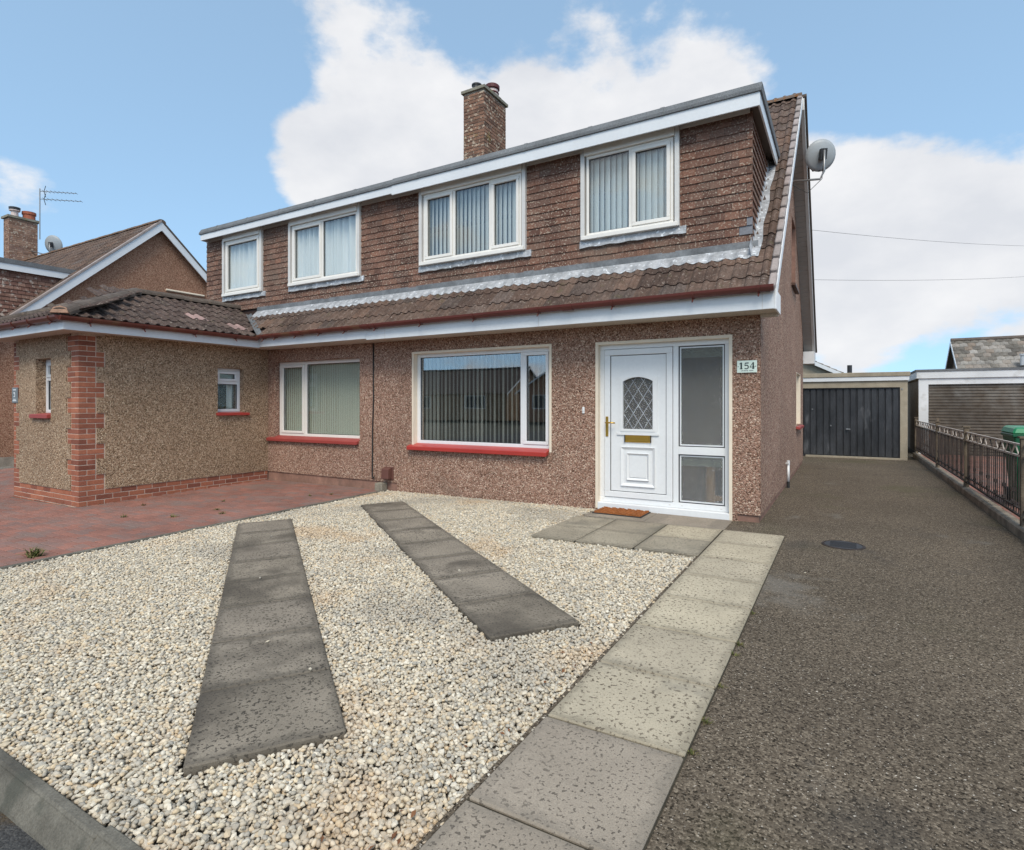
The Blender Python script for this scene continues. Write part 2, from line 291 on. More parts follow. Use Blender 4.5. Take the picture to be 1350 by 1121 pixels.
# ------------------------------------------------------------------ helpers
WLOC = {}
def gz(x, y):
    xx = min(0, max(-20, x)); yy = min(0, max(-8, y))
    return .0084*xx - .0019*xx*yy
def link(o, parent=None, world=(0, 0, 0), label=None, cat=None, group=None, kind=None):
    col.objects.link(o)
    w = Vector(world)
    WLOC[o.name] = w
    if parent is not None:
        o.parent = parent; o.location = w - WLOC[parent.name]
    else: o.location = w
    if label: o['label'] = label
    if cat: o['category'] = cat
    if group: o['group'] = group
    if kind: o['kind'] = kind
    return o
def thing(name, label, cat, loc, group=None):
    return link(bpy.data.objects.new(name, None), None, loc, label, cat, group)
def inst(name, me, parent, world, rot=(0, 0, 0), scale=(1, 1, 1), **k):
    o = bpy.data.objects.new(name, me); link(o, parent, world, **k); o.rotation_euler = rot; o.scale = scale; return o
class MB:
    def __init__(s): s.v = []; s.f = []
    def add(s, vs, fs):
        b = len(s.v); s.v += [tuple(p) for p in vs]; s.f += [tuple(b+i for i in q) for q in fs]; return s
    def box(s, x0, x1, y0, y1, z0, z1):
        return s.add([(x, y, z) for z in (z0, z1) for y in (y0, y1) for x in (x0, x1)],
                     [(0, 2, 3, 1), (4, 5, 7, 6), (0, 1, 5, 4), (1, 3, 7, 5), (3, 2, 6, 7), (2, 0, 4, 6)])
    def hexa(s, p):           # 8 points: bottom 4 ccw, top 4 ccw
        return s.add(p, [(3, 2, 1, 0), (4, 5, 6, 7), (0, 1, 5, 4), (1, 2, 6, 5), (2, 3, 7, 6), (3, 0, 4, 7)])
    def prism(s, poly, a, b, axis):   # poly 2-D, extruded along axis from a to b
        n = len(poly)
        def P(q, t):
            return {'x': (t, q[0], q[1]), 'y': (q[0], t, q[1]), 'z': (q[0], q[1], t)}[axis]
        vs = [P(q, a) for q in poly] + [P(q, b) for q in poly]
        return s.add(vs, [tuple(range(n-1, -1, -1)), tuple(range(n, 2*n))] + [(i, (i+1) % n, n+(i+1) % n, n+i) for i in range(n)])
    def tube(s, pts, r, n=8, r2=None, caps=True):
        pts = [Vector(p) for p in pts]; rings = []; up = None
        for i, p in enumerate(pts):
            d = (pts[min(i+1, len(pts)-1)] - pts[max(i-1, 0)]).normalized()
            if up is None: up = d.orthogonal().normalized()
            up = (up - d*up.dot(d)).normalized(); sd = d.cross(up)
            rr = r if r2 is None else r + (r2-r)*i/(len(pts)-1)
            rings.append([p + (up*math.cos(2*math.pi*k/n) + sd*math.sin(2*math.pi*k/n))*rr for k in range(n)])
        vs = [q for rg in rings for q in rg]
        fs = [(i*n+k, i*n+(k+1) % n, (i+1)*n+(k+1) % n, (i+1)*n+k) for i in range(len(pts)-1) for k in range(n)]
        if caps: fs += [tuple(range(n-1, -1, -1)), tuple((len(pts)-1)*n+k for k in range(n))]
        return s.add(vs, fs)
    def lathe(s, c, prof, n=16):      # prof [(r,z)] about vertical axis at c
        vs = [(c[0]+r*math.cos(2*math.pi*k/n), c[1]+r*math.sin(2*math.pi*k/n), c[2]+z) for r, z in prof for k in range(n)]
        fs = [(i*n+k, i*n+(k+1) % n, (i+1)*n+(k+1) % n, (i+1)*n+k) for i in range(len(prof)-1) for k in range(n)]
        return s.add(vs, fs + [tuple(range(n-1, -1, -1)), tuple((len(prof)-1)*n+k for k in range(n))])
    def mesh(s, name, mat, org=(0, 0, 0), bevel=0, smooth=False, fix=True):
        me = bpy.data.meshes.new(name)
        me.from_pydata([(p[0]-org[0], p[1]-org[1], p[2]-org[2]) for p in s.v], [], s.f)
        if bevel or fix:
            bm = bmesh.new(); bm.from_mesh(me)
            if bevel: bmesh.ops.bevel(bm, geom=list(bm.edges), offset=bevel, segments=1, affect='EDGES', profile=.5)
            if fix: bmesh.ops.recalc_face_normals(bm, faces=bm.faces)
            bm.to_mesh(me); bm.free()
        if smooth:
            for p in me.polygons: p.use_smooth = True
        me.materials.append(M[mat] if isinstance(mat, str) else mat)
        return me
    def build(s, name, mat, parent=None, bevel=0, smooth=False, fix=True, **k):
        xs = [p[0] for p in s.v]; ys = [p[1] for p in s.v]; zs = [p[2] for p in s.v]
        org = ((min(xs)+max(xs))/2, (min(ys)+max(ys))/2, min(zs))
        return link(bpy.data.objects.new(name, s.mesh(name, mat, org, bevel, smooth, fix)), parent, org, **k)
def front(y0):  return lambda s, z, d: (s, y0-d, z)      # faces -Y; s runs along +X
def right(x0):  return lambda s, z, d: (x0+d, s, z)      # faces +X; s runs along +Y
def fbox(mb, fr, s0, s1, z0, z1, d0, d1):
    return mb.hexa([fr(s0, z0, d1), fr(s1, z0, d1), fr(s1, z0, d0), fr(s0, z0, d0), fr(s0, z1, d1), fr(s1, z1, d1), fr(s1, z1, d0), fr(s0, z1, d0)])
def panel(mb, fr, sb, zb, inside, d0, d1):
    """slab between depths d0 (back) and d1 (face) made of the grid cells for which inside(s,z)"""
    sb = sorted(set(round(a, 4) for a in sb)); zb = sorted(set(round(a, 4) for a in zb))
    on = lambda i, j: 0 <= i < len(sb)-1 and 0 <= j < len(zb)-1 and inside((sb[i]+sb[i+1])/2, (zb[j]+zb[j+1])/2)
    for i in range(len(sb)-1):
        for j in range(len(zb)-1):
            if not on(i, j): continue
            a, b, c, d = sb[i], sb[i+1], zb[j], zb[j+1]
            mb.add([fr(a, c, d1), fr(b, c, d1), fr(b, d, d1), fr(a, d, d1)], [(0, 1, 2, 3)])
            mb.add([fr(a, c, d0), fr(a, d, d0), fr(b, d, d0), fr(b, c, d0)], [(0, 1, 2, 3)])
            if not on(i-1, j): mb.add([fr(a, c, d0), fr(a, c, d1), fr(a, d, d1), fr(a, d, d0)], [(0, 1, 2, 3)])
            if not on(i+1, j): mb.add([fr(b, c, d1), fr(b, c, d0), fr(b, d, d0), fr(b, d, d1)], [(0, 1, 2, 3)])
            if not on(i, j-1): mb.add([fr(a, c, d0), fr(b, c, d0), fr(b, c, d1), fr(a, c, d1)], [(0, 1, 2, 3)])
            if not on(i, j+1): mb.add([fr(a, d, d1), fr(b, d, d1), fr(b, d, d0), fr(a, d, d0)], [(0, 1, 2, 3)])
    return mb
def wall(name, fr, s0, s1, z0, z1, thick, opens, mat, parent):
    sb = [s0, s1] + [a for o in opens for a in o[:2]]; zb = [z0, z1] + [a for o in opens for a in o[2:4]]
    ins = lambda s, z: not any(o[0] < s < o[1] and o[2] < z < o[3] for o in opens)
    mb = MB(); panel(mb, fr, sb, zb, ins, -thick, 0)
    return mb.build(name, mat, parent, fix=False)

# ------------------------------------------------------------------ windows
def frame_ring(mb, fr, s0, s1, z0, z1, w, d0, d1):
    fbox(mb, fr, s0, s1, z0, z0+w, d0, d1); fbox(mb, fr, s0, s1, z1-w, z1, d0, d1)
    fbox(mb, fr, s0, s0+w, z0+w, z1-w, d0, d1); fbox(mb, fr, s1-w, s1, z0+w, z1-w, d0, d1)
def window(parent, fr, s0, s1, z0, z1, d, lights, mat='white', gl='glass', w=.055, bar=.06, sash=(), name='window', transom=None, label=None):
    """frame ring with mullions between lights (list of inner boundaries); sash = indices that carry an opening sash"""
    mb = MB(); frame_ring(mb, fr, s0, s1, z0, z1, w, d-.06, d)
    edges = [s0+w] + list(lights) + [s1-w]
    for m in lights: fbox(mb, fr, m-bar/2, m+bar/2, z0+w, z1-w, d-.058, d-.003)
    wob = mb.build(name, mat, parent, bevel=.004)
    if label: wob['label'] = label
    for i in range(len(edges)-1):
        a = edges[i] + (bar/2 if i else 0); b = edges[i+1] - (bar/2 if i < len(edges)-2 else 0)
        rows = [(z0+w, z1-w)]
        if transom: rows = [(z0+w, transom-.025), (transom+.025, z1-w)]
        for j, (c, e) in enumerate(rows):
            if i in sash or (transom and j in sash):
                sm = MB(); frame_ring(sm, fr, a+.002, b-.002, c+.002, e-.002, .045, d-.05, d+.012); sm.build('sash', mat, wob, bevel=.004)
                a2, b2, c2, e2 = a+.045, b-.045, c+.045, e-.045
            else: a2, b2, c2, e2 = a, b, c, e
            gk = MB(); frame_ring(gk, fr, a2, b2, c2, e2, .008, d-.035, d-.02); gk.build('gasket', 'gasket', wob)
            pm = MB(); fbox(pm, fr, a2+.001, b2-.001, c2+.001, e2-.001, d-.034, d-.028); pm.build('pane', gl, wob)
        if transom:
            tb = MB(); fbox(tb, fr, a, b, transom-.025, transom+.025, d-.058, d-.003); tb.build('transom', mat, wob, bevel=.004)
    return wob
def blind(parent, fr, s0, s1, z0, z1, d, step, width, ang, mat, ranges=None, jit=.06):
    mb = MB(); s = s0; r = random.Random(int(s0*100)+5)
    while s < s1:
        a = rad(ang) + r.uniform(-jit, jit)
        wdt = width
        dx, dd = math.cos(a)*wdt/2, math.sin(a)*wdt/2
        p = [(s-dx, d-dd), (s-dx*.3, d-dd*.3+.004), (s+dx*.3, d+dd*.3+.004), (s+dx, d+dd)]
        for k in range(3):
            (a0, b0), (a1, b1) = p[k], p[k+1]
            mb.add([fr(a0, z0, b0), fr(a1, z0, b1), fr(a1, z1, b1), fr(a0, z1, b0)], [(0, 1, 2, 3)])
        s += step
    return mb.build('blind', mat, parent, fix=False, kind='stuff')
def curtain(parent, fr, s0, s1, z0, z1, d, amp, per, mat, gap=None):
    mb = MB(); n = int((s1-s0)/.012); r = random.Random(int(s0*77)); ph = 0
    pts = []
    for i in range(n+1):
        s = s0+(s1-s0)*i/n; ph += .012/per*2*math.pi*(1+.5*math.sin(s*9+2))
        pts.append((s, d+amp*math.sin(ph)+amp*.4*math.sin(ph*.37)))
    for k in range(n):
        if gap and gap[0] < pts[k][0] < gap[1]: continue
        (a0, b0), (a1, b1) = pts[k], pts[k+1]
        mb.add([fr(a0, z0, b0), fr(a1, z0, b1), fr(a1, z1, b1), fr(a0, z1, b0)], [(0, 1, 2, 3)])
    return mb.build('curtain', mat, parent, fix=False, smooth=True)
def sill(parent, fr, s0, s1, z, d0, d1, mat, th=.05, drop=.03):
    mb = MB()
    mb.hexa([fr(s0, z-th-drop, d1), fr(s1, z-th-drop, d1), fr(s1, z-th, d0), fr(s0, z-th, d0), fr(s0, z-drop, d1), fr(s1, z-drop, d1), fr(s1, z, d0), fr(s0, z, d0)])
    return mb.build('window_sill', mat, parent, bevel=.006)
def reveal(parent, fr, s0, s1, z0, z1, dback, dface, w, mat, bottom=False):
    """painted lining of an opening, its lip a few millimetres proud of the wall"""
    mb = MB()
    fbox(mb, fr, s0-w, s0+.006, z0, z1+w, dback, dface); fbox(mb, fr, s1-.006, s1+w, z0, z1+w, dback, dface)
    fbox(mb, fr, s0+.006, s1-.006, z1-.006, z1+w, dback, dface-.001)
    if bottom: fbox(mb, fr, s0+.006, s1-.006, z0-w, z0+.006, dback, dface-.001)
    return mb.build('window_reveal', mat, parent)

# ------------------------------------------------------------------ shared piece meshes
def roman_pts(w=.30):
    prof = []
    for k in range(2):
        b = k*.15
        prof += [(b+0, 0), (b+.028, .001), (b+.045, .019), (b+.068, .027), (b+.091, .019), (b+.108, .001)]
    prof.append((.30, 0))
    return prof
def roman_tile(mb, M4, length=.42, th=.016):
    pr = roman_pts(); n = len(pr)
    vs = [M4 @ Vector((x, 0, z+th)) for x, z in pr] + [M4 @ Vector((x, length, z+th)) for x, z in pr] + [M4 @ Vector((x, .004, z-.004)) for x, z in pr]
    mb.add(vs, [(i, i+1, n+i+1, n+i) for i in range(n-1)] + [(2*n+i, 2*n+i+1, i+1, i) for i in range(n-1)])
mb = MB(); roman_tile(mb, Matrix.Identity(4)); TILE_ME = mb.mesh('roof_tile', 'roof_tile', fix=False)
TILE_EXT = TILE_ME.copy(); TILE_EXT.materials.clear(); TILE_EXT.materials.append(M['ext_tile'])
TILE_PINK = TILE_ME.copy(); TILE_PINK.materials.clear(); TILE_PINK.materials.append(M['ext_tile_new'])
mb = MB().hexa([(0, -.032, 0), (1, -.032, 0), (1, -.018, 0), (0, -.018, 0), (0, -.016, .125), (1, -.016, .125), (1, -.004, .125), (0, -.004, .125)])
HUNG_ME = mb.mesh('hung_tile', 'hung'); HUNG_GREY = HUNG_ME.copy(); HUNG_GREY.materials.clear(); HUNG_GREY.materials.append(M['hung_grey'])
def half_round(r, ln, n=8, th=.02):
    mb = MB(); vs = []
    for y in (0, ln):
        for k in range(n+1):
            a = math.pi*k/n; vs.append((r*math.cos(a), y, r*.75*math.sin(a)))
    m = n+1
    fs = [(k, m+k, m+k+1, k+1) for k in range(n)] + [tuple(range(n, -1, -1)), tuple(range(m, 2*m))]
    return mb.add(vs, fs)
RIDGE_ME = half_round(.125, .44).mesh('ridge_tile', 'ridge', smooth=False)
RIDGE_MOSS = half_round(.13, .44).mesh('ridge_tile', 'ridge_mossy')
VERGE_ME = MB().box(-.035, .035, 0, .288, -.03, .035).mesh('verge_cap', 'verge', bevel=.012)

# ------------------------------------------------------------------ the pair of houses
SL = .93; PITCH = math.atan(SL); CP = math.cos(PITCH); RIDGE_Y = 3.8; BACK_Y = 8.1
PARTY = -5.42; LEFT = -10.84
def zr(y): return 2.535 + SL*(y+.5) if y <= RIDGE_Y else 2.535 + SL*(RIDGE_Y+.5) - SL*(y-RIDGE_Y)
housR = thing('house', 'semi-detached house with white front door and pink-brown pebbledash walls', 'house', (PARTY/2, 3.8, 0))
housL = thing('house', 'attached left half of the pair with brick-cornered front extension', 'house', ((PARTY+LEFT)/2, 3.8, -.07))
FR = front(0.0)

WIN_BIG = (-5.08, -2.67, .69, 2.15); DOOR = (-1.97, -.335, -.005, 2.13)
wallR = wall('wall', FR, PARTY, -.25, .081, 2.37, .25, [WIN_BIG, (DOOR[0], DOOR[1], -1, DOOR[3])], 'dash', housR)
mb = MB()       # strip from the door side to the corner is one with the gable corner
panel(mb, FR, [-.25, -.0015], [.081, 2.37], lambda s, z: True, -.25, 0); mb.build('wall', 'dash', housR, fix=False)
wallL = wall('wall', FR, -8.66, PARTY, .081, 2.37, .25, [(-8.46, -6.25, .73, 2.14)], 'dash', housL)
mb = MB(); mb.box(PARTY, DOOR[0]-.03, .018, .24, -.3, .081); mb.build('plinth', 'plinth', housR)
mb = MB(); mb.box(DOOR[1]+.03, -.018, .018, .24, -.3, .081); mb.build('plinth', 'plinth', housR)
mb = MB(); mb.box(-.24, -.0175, .24, 7.58, -.3, .081); mb.build('plinth', 'plinth', housR)
mb = MB(); mb.box(-8.66, PARTY, .018, .24, -.35, .081); mb.build('plinth', 'plinth', housL)
# gable end, strips between roof line and openings
def gable(xf, xb, y0, y1, zb, opens, mat, parent, zt):
    mb = MB(); ys = sorted(set([y0, y1, RIDGE_Y] + [a for o in opens for a in o[:2]]))
    for a, b in zip(ys[:-1], ys[1:]):
        cuts = sorted([o for o in opens if o[0] <= a and o[1] >= b], key=lambda o: o[2])
        lo = (zb, zb)
        for o in cuts + [None]:
            hi = (o[2], o[2]) if o else (zt(a), zt(b))
            for x in (xf, xb):
                mb.add([(x, a, lo[0]), (x, b, lo[1]), (x, b, hi[1]), (x, a, hi[0])], [(0, 1, 2, 3)])
            if o: lo = (o[3], o[3])
    for o in opens:
        c = [(o[0], o[2]), (o[1], o[2]), (o[1], o[3]), (o[0], o[3])]
        for i in range(4):
            p, q = c[i], c[(i+1) % 4]
            mb.add([(xf, p[0], p[1]), (xf, q[0], q[1]), (xb, q[0], q[1]), (xb, p[0], p[1])], [(0, 1, 2, 3)])
    return mb.build('gable_wall', mat, parent, fix=False)
zt = lambda y: zr(y) - .085
GW1 = (5.5, 6.7, .93, 1.98); GW2 = (4.35, 5.25, 3.55, 4.75)
gable(0.0, -.25, -.0005, 7.6, .081, [GW1, GW2], 'dash', housR, zt)
gable(LEFT, LEFT+.25, 0, 7.6, -.3, [], 'dash', housL, zt)
RTF = right(0.0)
for g, gm, sm in ((GW1, 'cream', 'red_sill_old'), (GW2, 'plinth', 'brown_frame')):
    w = window(housR, RTF, g[0], g[1], g[2], g[3], -.13, [(g[0]+g[1])/2], 'cream_frame')
    reveal(w, RTF, g[0], g[1], g[2], g[3], -.13, .004, .004, gm)
    sill(w, RTF, g[0]-.05, g[1]+.05, g[2], -.12, .07, sm)
mb = MB(); mb.box(LEFT+.25, -.25, 7.35, 7.6, -.3, 2.45); mb.build('back_wall', 'dash', housR)
mb = MB(); mb.box(LEFT+.25, -.25, .25, 7.35, 2.46, 2.56); mb.build('upper_floor', 'room', housR)
mb = MB(); mb.box(LEFT+.25, -.25, 3.6, 3.7, -.2, 2.46); mb.build('partition', 'room', housR)
mb = MB(); mb.box(LEFT+.25, -.25, 2.6, 2.7, 2.56, 5.0); mb.build('partition', 'room', housR)
mb = MB(); mb.box(PARTY-.12, PARTY+.12, .26, 3.6, -.2, 2.46); mb.build('partition', 'room', housR)
mb = MB(); mb.box(-2.3, -2.2, .26, 3.6, -.2, 2.46); mb.build('partition', 'room', housR)
mb = MB(); mb.box(LEFT+.25, -.25, .25, 7.35, -.32, -.12); mb.build('floor', 'room', housR)
# reveals, windows, sills
w = window(housR, FR, WIN_BIG[0], WIN_BIG[1], WIN_BIG[2]+.03, WIN_BIG[3], -.09, [-3.16], 'white', 'glass', w=.06, bar=.05, sash=(1,), label='wide front window of two lights reflecting the houses opposite')
reveal(w, FR, WIN_BIG[0], WIN_BIG[1], WIN_BIG[2], WIN_BIG[3], -.10, .006, .028, 'cream')
sill(w, FR, WIN_BIG[0]-.075, WIN_BIG[1]-.02, WIN_BIG[2]+.045, -.09, .085, 'red_sill', .06, .045)
blind(w, FR, WIN_BIG[0]+.11, -3.22, .76, 2.08, -.20, .0755, .089, 74, 'blind', jit=.10)
blind(w, FR, -3.10, WIN_BIG[1]-.06, .76, 2.08, -.20, .0755, .089, 74, 'blind', jit=.10)
w2 = window(housL, FR, -8.44, -6.25, .75, 2.14, -.10, [-7.72], 'cream_frame', 'glass_up', w=.06, bar=.07, sash=(0,))
sill(w2, FR, -8.62, -6.27, .765, -.10, .06, 'red_sill_old', .055, .05)
blind(w2, FR, -8.40, -6.25, .78, 2.10, -.20, .058, .064, 8, 'blind_green', jit=.05)

# front door set
doorset = MB()
frame_ring(doorset, FR, DOOR[0], DOOR[1], .075, DOOR[3], .065, -.14, -.075)
fbox(doorset, FR, -1.01, -.945, .14, 2.065, -.138, -.077)                 # post between door and side light
fbox(doorset, FR, -.945, -.40, .735, .83, -.138, -.077)                   # side light transom
door = doorset.build('door_frame', 'white', housR, bevel=.004)
reveal(door, FR, DOOR[0], DOOR[1], DOOR[2], DOOR[3], -.15, .007, .03, 'cream').name = 'door_reveal'
mb = MB(); fbox(mb, FR, DOOR[0], DOOR[1], -.02, .074, -.15, .012); mb.build('door_sill', 'white', door, bevel=.005)
leaf = MB()
A, B, Z0, Z1 = -1.90, -1.015, .145, 2.06
frame_ring(leaf, FR, A, B, Z0, Z1, .075, -.13, -.062); leaf.build('door_sash', 'white', door, bevel=.005)
a, b, c, e = A+.082, B-.082, Z0+.082, Z1-.082                             # inner panel of the leaf
GA, GB, GC, GE = -1.655, -1.26, 1.03, 1.70                                # arched light
dl = MB(); panel(dl, FR, [a, b, GA, GB], [c, e, GC, GE+.02], lambda s, z: not (GA < s < GB and GC < z < GE+.02), -.12, -.085); dl.build('door_leaf', 'white', door, fix=False)
gk = MB(); frame_ring(gk, FR, a-.008, b+.008, c-.008, e+.008, .009, -.12, -.083); gk.build('gasket', 'gasket', door)
def arch(x):                                                               # top of the arched light
    return GE-.055 + .055*(1-((x-(GA+GB)/2)/((GB-GA)/2))**2)
def arch_band(mb, off0, off1, d0, d1):                                     # moulding that follows the arch
    n = 14; ctr = (GA+GB)/2
    def ring(o):
        pts = [(GA-o, GC-o)] + [(GA-o+(GB-GA+2*o)*i/n, arch(GA+(GB-GA)*i/n)+o) for i in range(n+1)] + [(GB+o, GC-o)]
        return pts
    r0, r1 = ring(off0), ring(off1); m = len(r0)
    for i in range(m):
        j = (i+1) % m
        mb.hexa([FR(*r0[i], d1), FR(*r0[j], d1), FR(*r0[j], d0), FR(*r0[i], d0), FR(*r1[i], d1), FR(*r1[j], d1), FR(*r1[j], d0), FR(*r1[i], d0)])
mb = MB(); arch_band(mb, -.002, .028, -.10, -.066); arch_band(mb, .028, .055, -.10, -.074)
fbox(mb, FR, GA-.075, GB+.075, GC-.075, GC-.045, -.10, -.068); mb.build('panel_moulding', 'white', door)
mb = MB()                                                                  # infill of leaf above the arch inside the square hole
n = 14
for i in range(n):
    x0, x1 = GA+(GB-GA)*i/n, GA+(GB-GA)*(i+1)/n
    mb.hexa([FR(x0, arch(x0), -.086), FR(x1, arch(x1), -.086), FR(x1, arch(x1), -.118), FR(x0, arch(x0), -.118), FR(x0, GE+.021, -.086), FR(x1, GE+.021, -.086), FR(x1, GE+.021, -.118), FR(x0, GE+.021, -.118)])
mb.build('arch_infill', 'white', door)
pm = MB(); fbox(pm, FR, GA, GB, GC, GE+.01, -.112, -.106); pm.build('pane', 'obscure', door)
lead = MB()                                                                # diamond leading
for sgn in (1, -1):
    for k in range(-8, 14):
        pts = []
        for i in range(41):
            x = GA+(GB-GA)*i/40; z = GC + sgn*(x-GA)*1.55 + k*.2034
            if GC <= z <= arch(x): pts.append((x, z))
        if len(pts) > 1:
            (x0, z0), (x1, z1) = pts[0], pts[-1]
            lead.tube([FR(x0, z0, -.103), FR(x1, z1, -.103)], .0042, 5)
lead.build('leading', 'lead', door)
LP = (-1.68, -1.235, .30, .80)
mb = MB()
def bevel_ring(mb, s0, s1, z0, z1, w, dlo, dhi):                           # raised frame with sloping inner side
    o = [(s0, z0), (s1, z0), (s1, z1), (s0, z1)]; i_ = [(s0+w, z0+w), (s1-w, z0+w), (s1-w, z1-w), (s0+w, z1-w)]
    for k in range(4):
        j = (k+1) % 4
        mb.hexa([FR(*o[k], dhi), FR(*o[j], dhi), FR(*o[j], dlo), FR(*o[k], dlo), FR(*i_[k], dlo+.006), FR(*i_[j], dlo+.006), FR(*i_[j], dlo), FR(*i_[k], dlo)])
bevel_ring(mb, *LP, .05, -.10, -.064); bevel_ring(mb, LP[0]+.08, LP[1]-.08, LP[2]+.08, LP[3]-.08, .035, -.10, -.062)
fbox(mb, FR, LP[0]+.115, LP[1]-.115, LP[2]+.115, LP[3]-.115, -.10, -.076)
mb.build('panel_moulding', 'white', door)
mb = MB(); fbox(mb, FR, -1.625, -1.285, .862, .955, -.085, -.068); lb = mb.build('letterbox', 'gold', door, bevel=.006)
mb = MB(); fbox(mb, FR, -1.59, -1.32, .882, .935, -.068, -.060); mb.build('letterbox_flap', 'gold', door, bevel=.005)
for x_ in (-1.63, -1.29):
    mb = MB(); fbox(mb, FR, x_, x_+.01, .862, .955, -.07, -.058); mb.build('letterbox_end', 'gasket', door)
mb = MB(); fbox(mb, FR, -1.882, -1.845, .93, 1.19, -.062, -.050); mb.build('handle_plate', 'gold', door, bevel=.004)
mb = MB(); mb.tube([FR(-1.863, 1.11, -.05), FR(-1.863, 1.11, .0)], .010, 8).tube([FR(-1.863, 1.11, -.003), FR(-1.80, 1.112, .0), FR(-1.735, 1.108, -.006)], .010, 8)
mb.build('door_handle', 'gold', door, smooth=True)
for z0, z1 in ((.14, .735), (.83, 2.065)):
    gk = MB(); frame_ring(gk, FR, -.944, -.401, z0, z1, .012, -.12, -.095); gk.build('gasket', 'gasket', door)
    bd = MB(); frame_ring(bd, FR, -.932, -.413, z0+.012, z1-.012, .016, -.118, -.100); bd.build('glazing_bead', 'white', door)
    pm = MB(); fbox(pm, FR, -.916, -.429, z0+.028, z1-.028, -.113, -.106); pm.build('pane', 'obscure', door)
    pm = MB(); fbox(pm, FR, -.94, -.40, z1-.145, z1-.02, -.16, -.155); pm.build('roller_blind', 'blind_green', door)
for s, z in ((-1.925, .105), (-1.05, .105), (-.90, .105), (-.44, .105)):
    mb = MB(); fbox(mb, FR, s-.012, s+.012, z-.006, z+.006, -.076, -.0735); mb.build('drain_cap', 'trim', door)
# things seen dimly through the side light
mb = MB(); mb.box(-2.19, -.27, .9, 1.0, -.11, 2.44); mb.build('hall_wall', 'hall', housR)
np_ = thing('newel_post', 'pale wooden post behind the lower side window of the front door', 'post', (-.60, .26, -.1))
mb = MB(); mb.tube([(-.60, .26, -.1), (-.60, .26, .60)], .055, 10); mb.build('post', 'pine', np_)
mb = MB(); mb.box(-.56, -.38, .24, .29, .17, .23); mb.build('rail', 'pine', np_)

# doorbell, vent, cable, sign
mb = MB(); fbox(mb, FR, -2.187, -2.152, 1.225, 1.315, 0, .018); bell = mb.build('doorbell', 'white', housR, bevel=.008)
mb = MB(); fbox(mb, FR, -2.176, -2.163, 1.25, 1.268, .017, .022); mb.build('button', 'trim', bell, bevel=.003)
mb = MB(); fbox(mb, FR, -5.68, -5.49, .125, .33, 0, .02); vt = mb.build('vent', 'vent', housL, bevel=.004)
mb = MB(); mb.hexa([FR(-5.67, .14, .11), FR(-5.52, .14, .11), FR(-5.52, .14, .02), FR(-5.67, .14, .02), FR(-5.67, .30, .10), FR(-5.52, .30, .10), FR(-5.52, .325, .02), FR(-5.67, .325, .02)])
mb.build('cowl', 'vent', vt, bevel=.006)
mb = MB(); mb.tube([FR(-5.93, 2.36, .012), FR(-5.925, 1.4, .012), FR(-5.945, .9, .012), FR(-5.95, .16, .014), FR(-5.93, .12, .02), FR(-5.89, .15, .03)], .011, 6)
mb.build('wall_cable', 'cable', housL, smooth=True)
post = MB().box(-5.79, -5.63, -.13, .005, -.2, .07).box(-5.75, -5.67, -.145, -.13, -.2, .06); post.build('wooden_stub', 'wood_post', None, bevel=.008, label='short weathered post stub against the wall beside the brown vent', cat='post')

sg = thing('house_number_sign', 'pale green house number plate reading 154 beside the front door', 'sign', (-.145, -.02, 1.715))
mb = MB(); fbox(mb, FR, -.251, -.038, 1.713, 1.852, .004, .018); mb.build('plate', 'sign', sg, bevel=.002)
dg = MB()
def stroke(pts, w):                                                        # flat lettering strokes on the plate
    for (x0, z0), (x1, z1) in zip(pts[:-1], pts[1:]):
        d = Vector((x1-x0, z1-z0)); n_ = Vector((-d.y, d.x)).normalized()*w/2; e_ = d.normalized()*w*.15
        dg.hexa([FR(x0-e_.x-n_.x, z0-e_.y-n_.y, .0195), FR(x1+e_.x-n_.x, z1+e_.y-n_.y, .0195), FR(x1+e_.x-n_.x, z1+e_.y-n_.y, .018), FR(x0-e_.x-n_.x, z0-e_.y-n_.y, .018),
                 FR(x0-e_.x+n_.x, z0-e_.y+n_.y, .0195), FR(x1+e_.x+n_.x, z1+e_.y+n_.y, .0195), FR(x1+e_.x+n_.x, z1+e_.y+n_.y, .018), FR(x0-e_.x+n_.x, z0-e_.y+n_.y, .018)])
zb, zt_ = 1.755, 1.827
x = -.205; stroke([(x, zb), (x, zt_)], .017); stroke([(x-.016, zb+.003), (x+.016, zb+.003)], .006); stroke([(x-.018, zt_-.014), (x, zt_-.002)], .008)
x = -.147; stroke([(x-.017, zt_-.006), (x+.02, zt_-.004)], .012); stroke([(x-.015, zt_-.006), (x-.019, zt_-.034)], .007)
stroke([(x-.019, zt_-.034)] + [(x-.004+.022*math.sin(a), zb+.022+.021*math.cos(a)) for a in [rad(q) for q in range(-35, 215, 25)]], .011); stroke([(x-.02, zb+.006), (x-.012, zb+.003)], .012)
x = -.085; stroke([(x+.008, zb), (x+.008, zt_)], .015); stroke([(x+.006, zt_-.002), (x-.027, zb+.022)], .006); stroke([(x-.028, zb+.02), (x+.024, zb+.02)], .008); stroke([(x-.006, zb+.002), (x+.02, zb+.002)], .005)
for xx in (-.238, -.051): stroke([(xx-.004, 1.783), (xx+.004, 1.783)], .008)
dg.build('digits', 'ink', sg, fix=True)
dg = MB(); r_ = random.Random(4); xx = -.205
while xx < -.08:
    w_ = r_.uniform(.003, .007)
    stroke([(xx, 1.729+r_.uniform(0, .003)), (xx+.001, 1.738+r_.uniform(0, .004))], w_); xx += w_ + (.012 if abs(xx+.138) < .004 else .0035)
dg.build('small_print', 'plaque', sg)

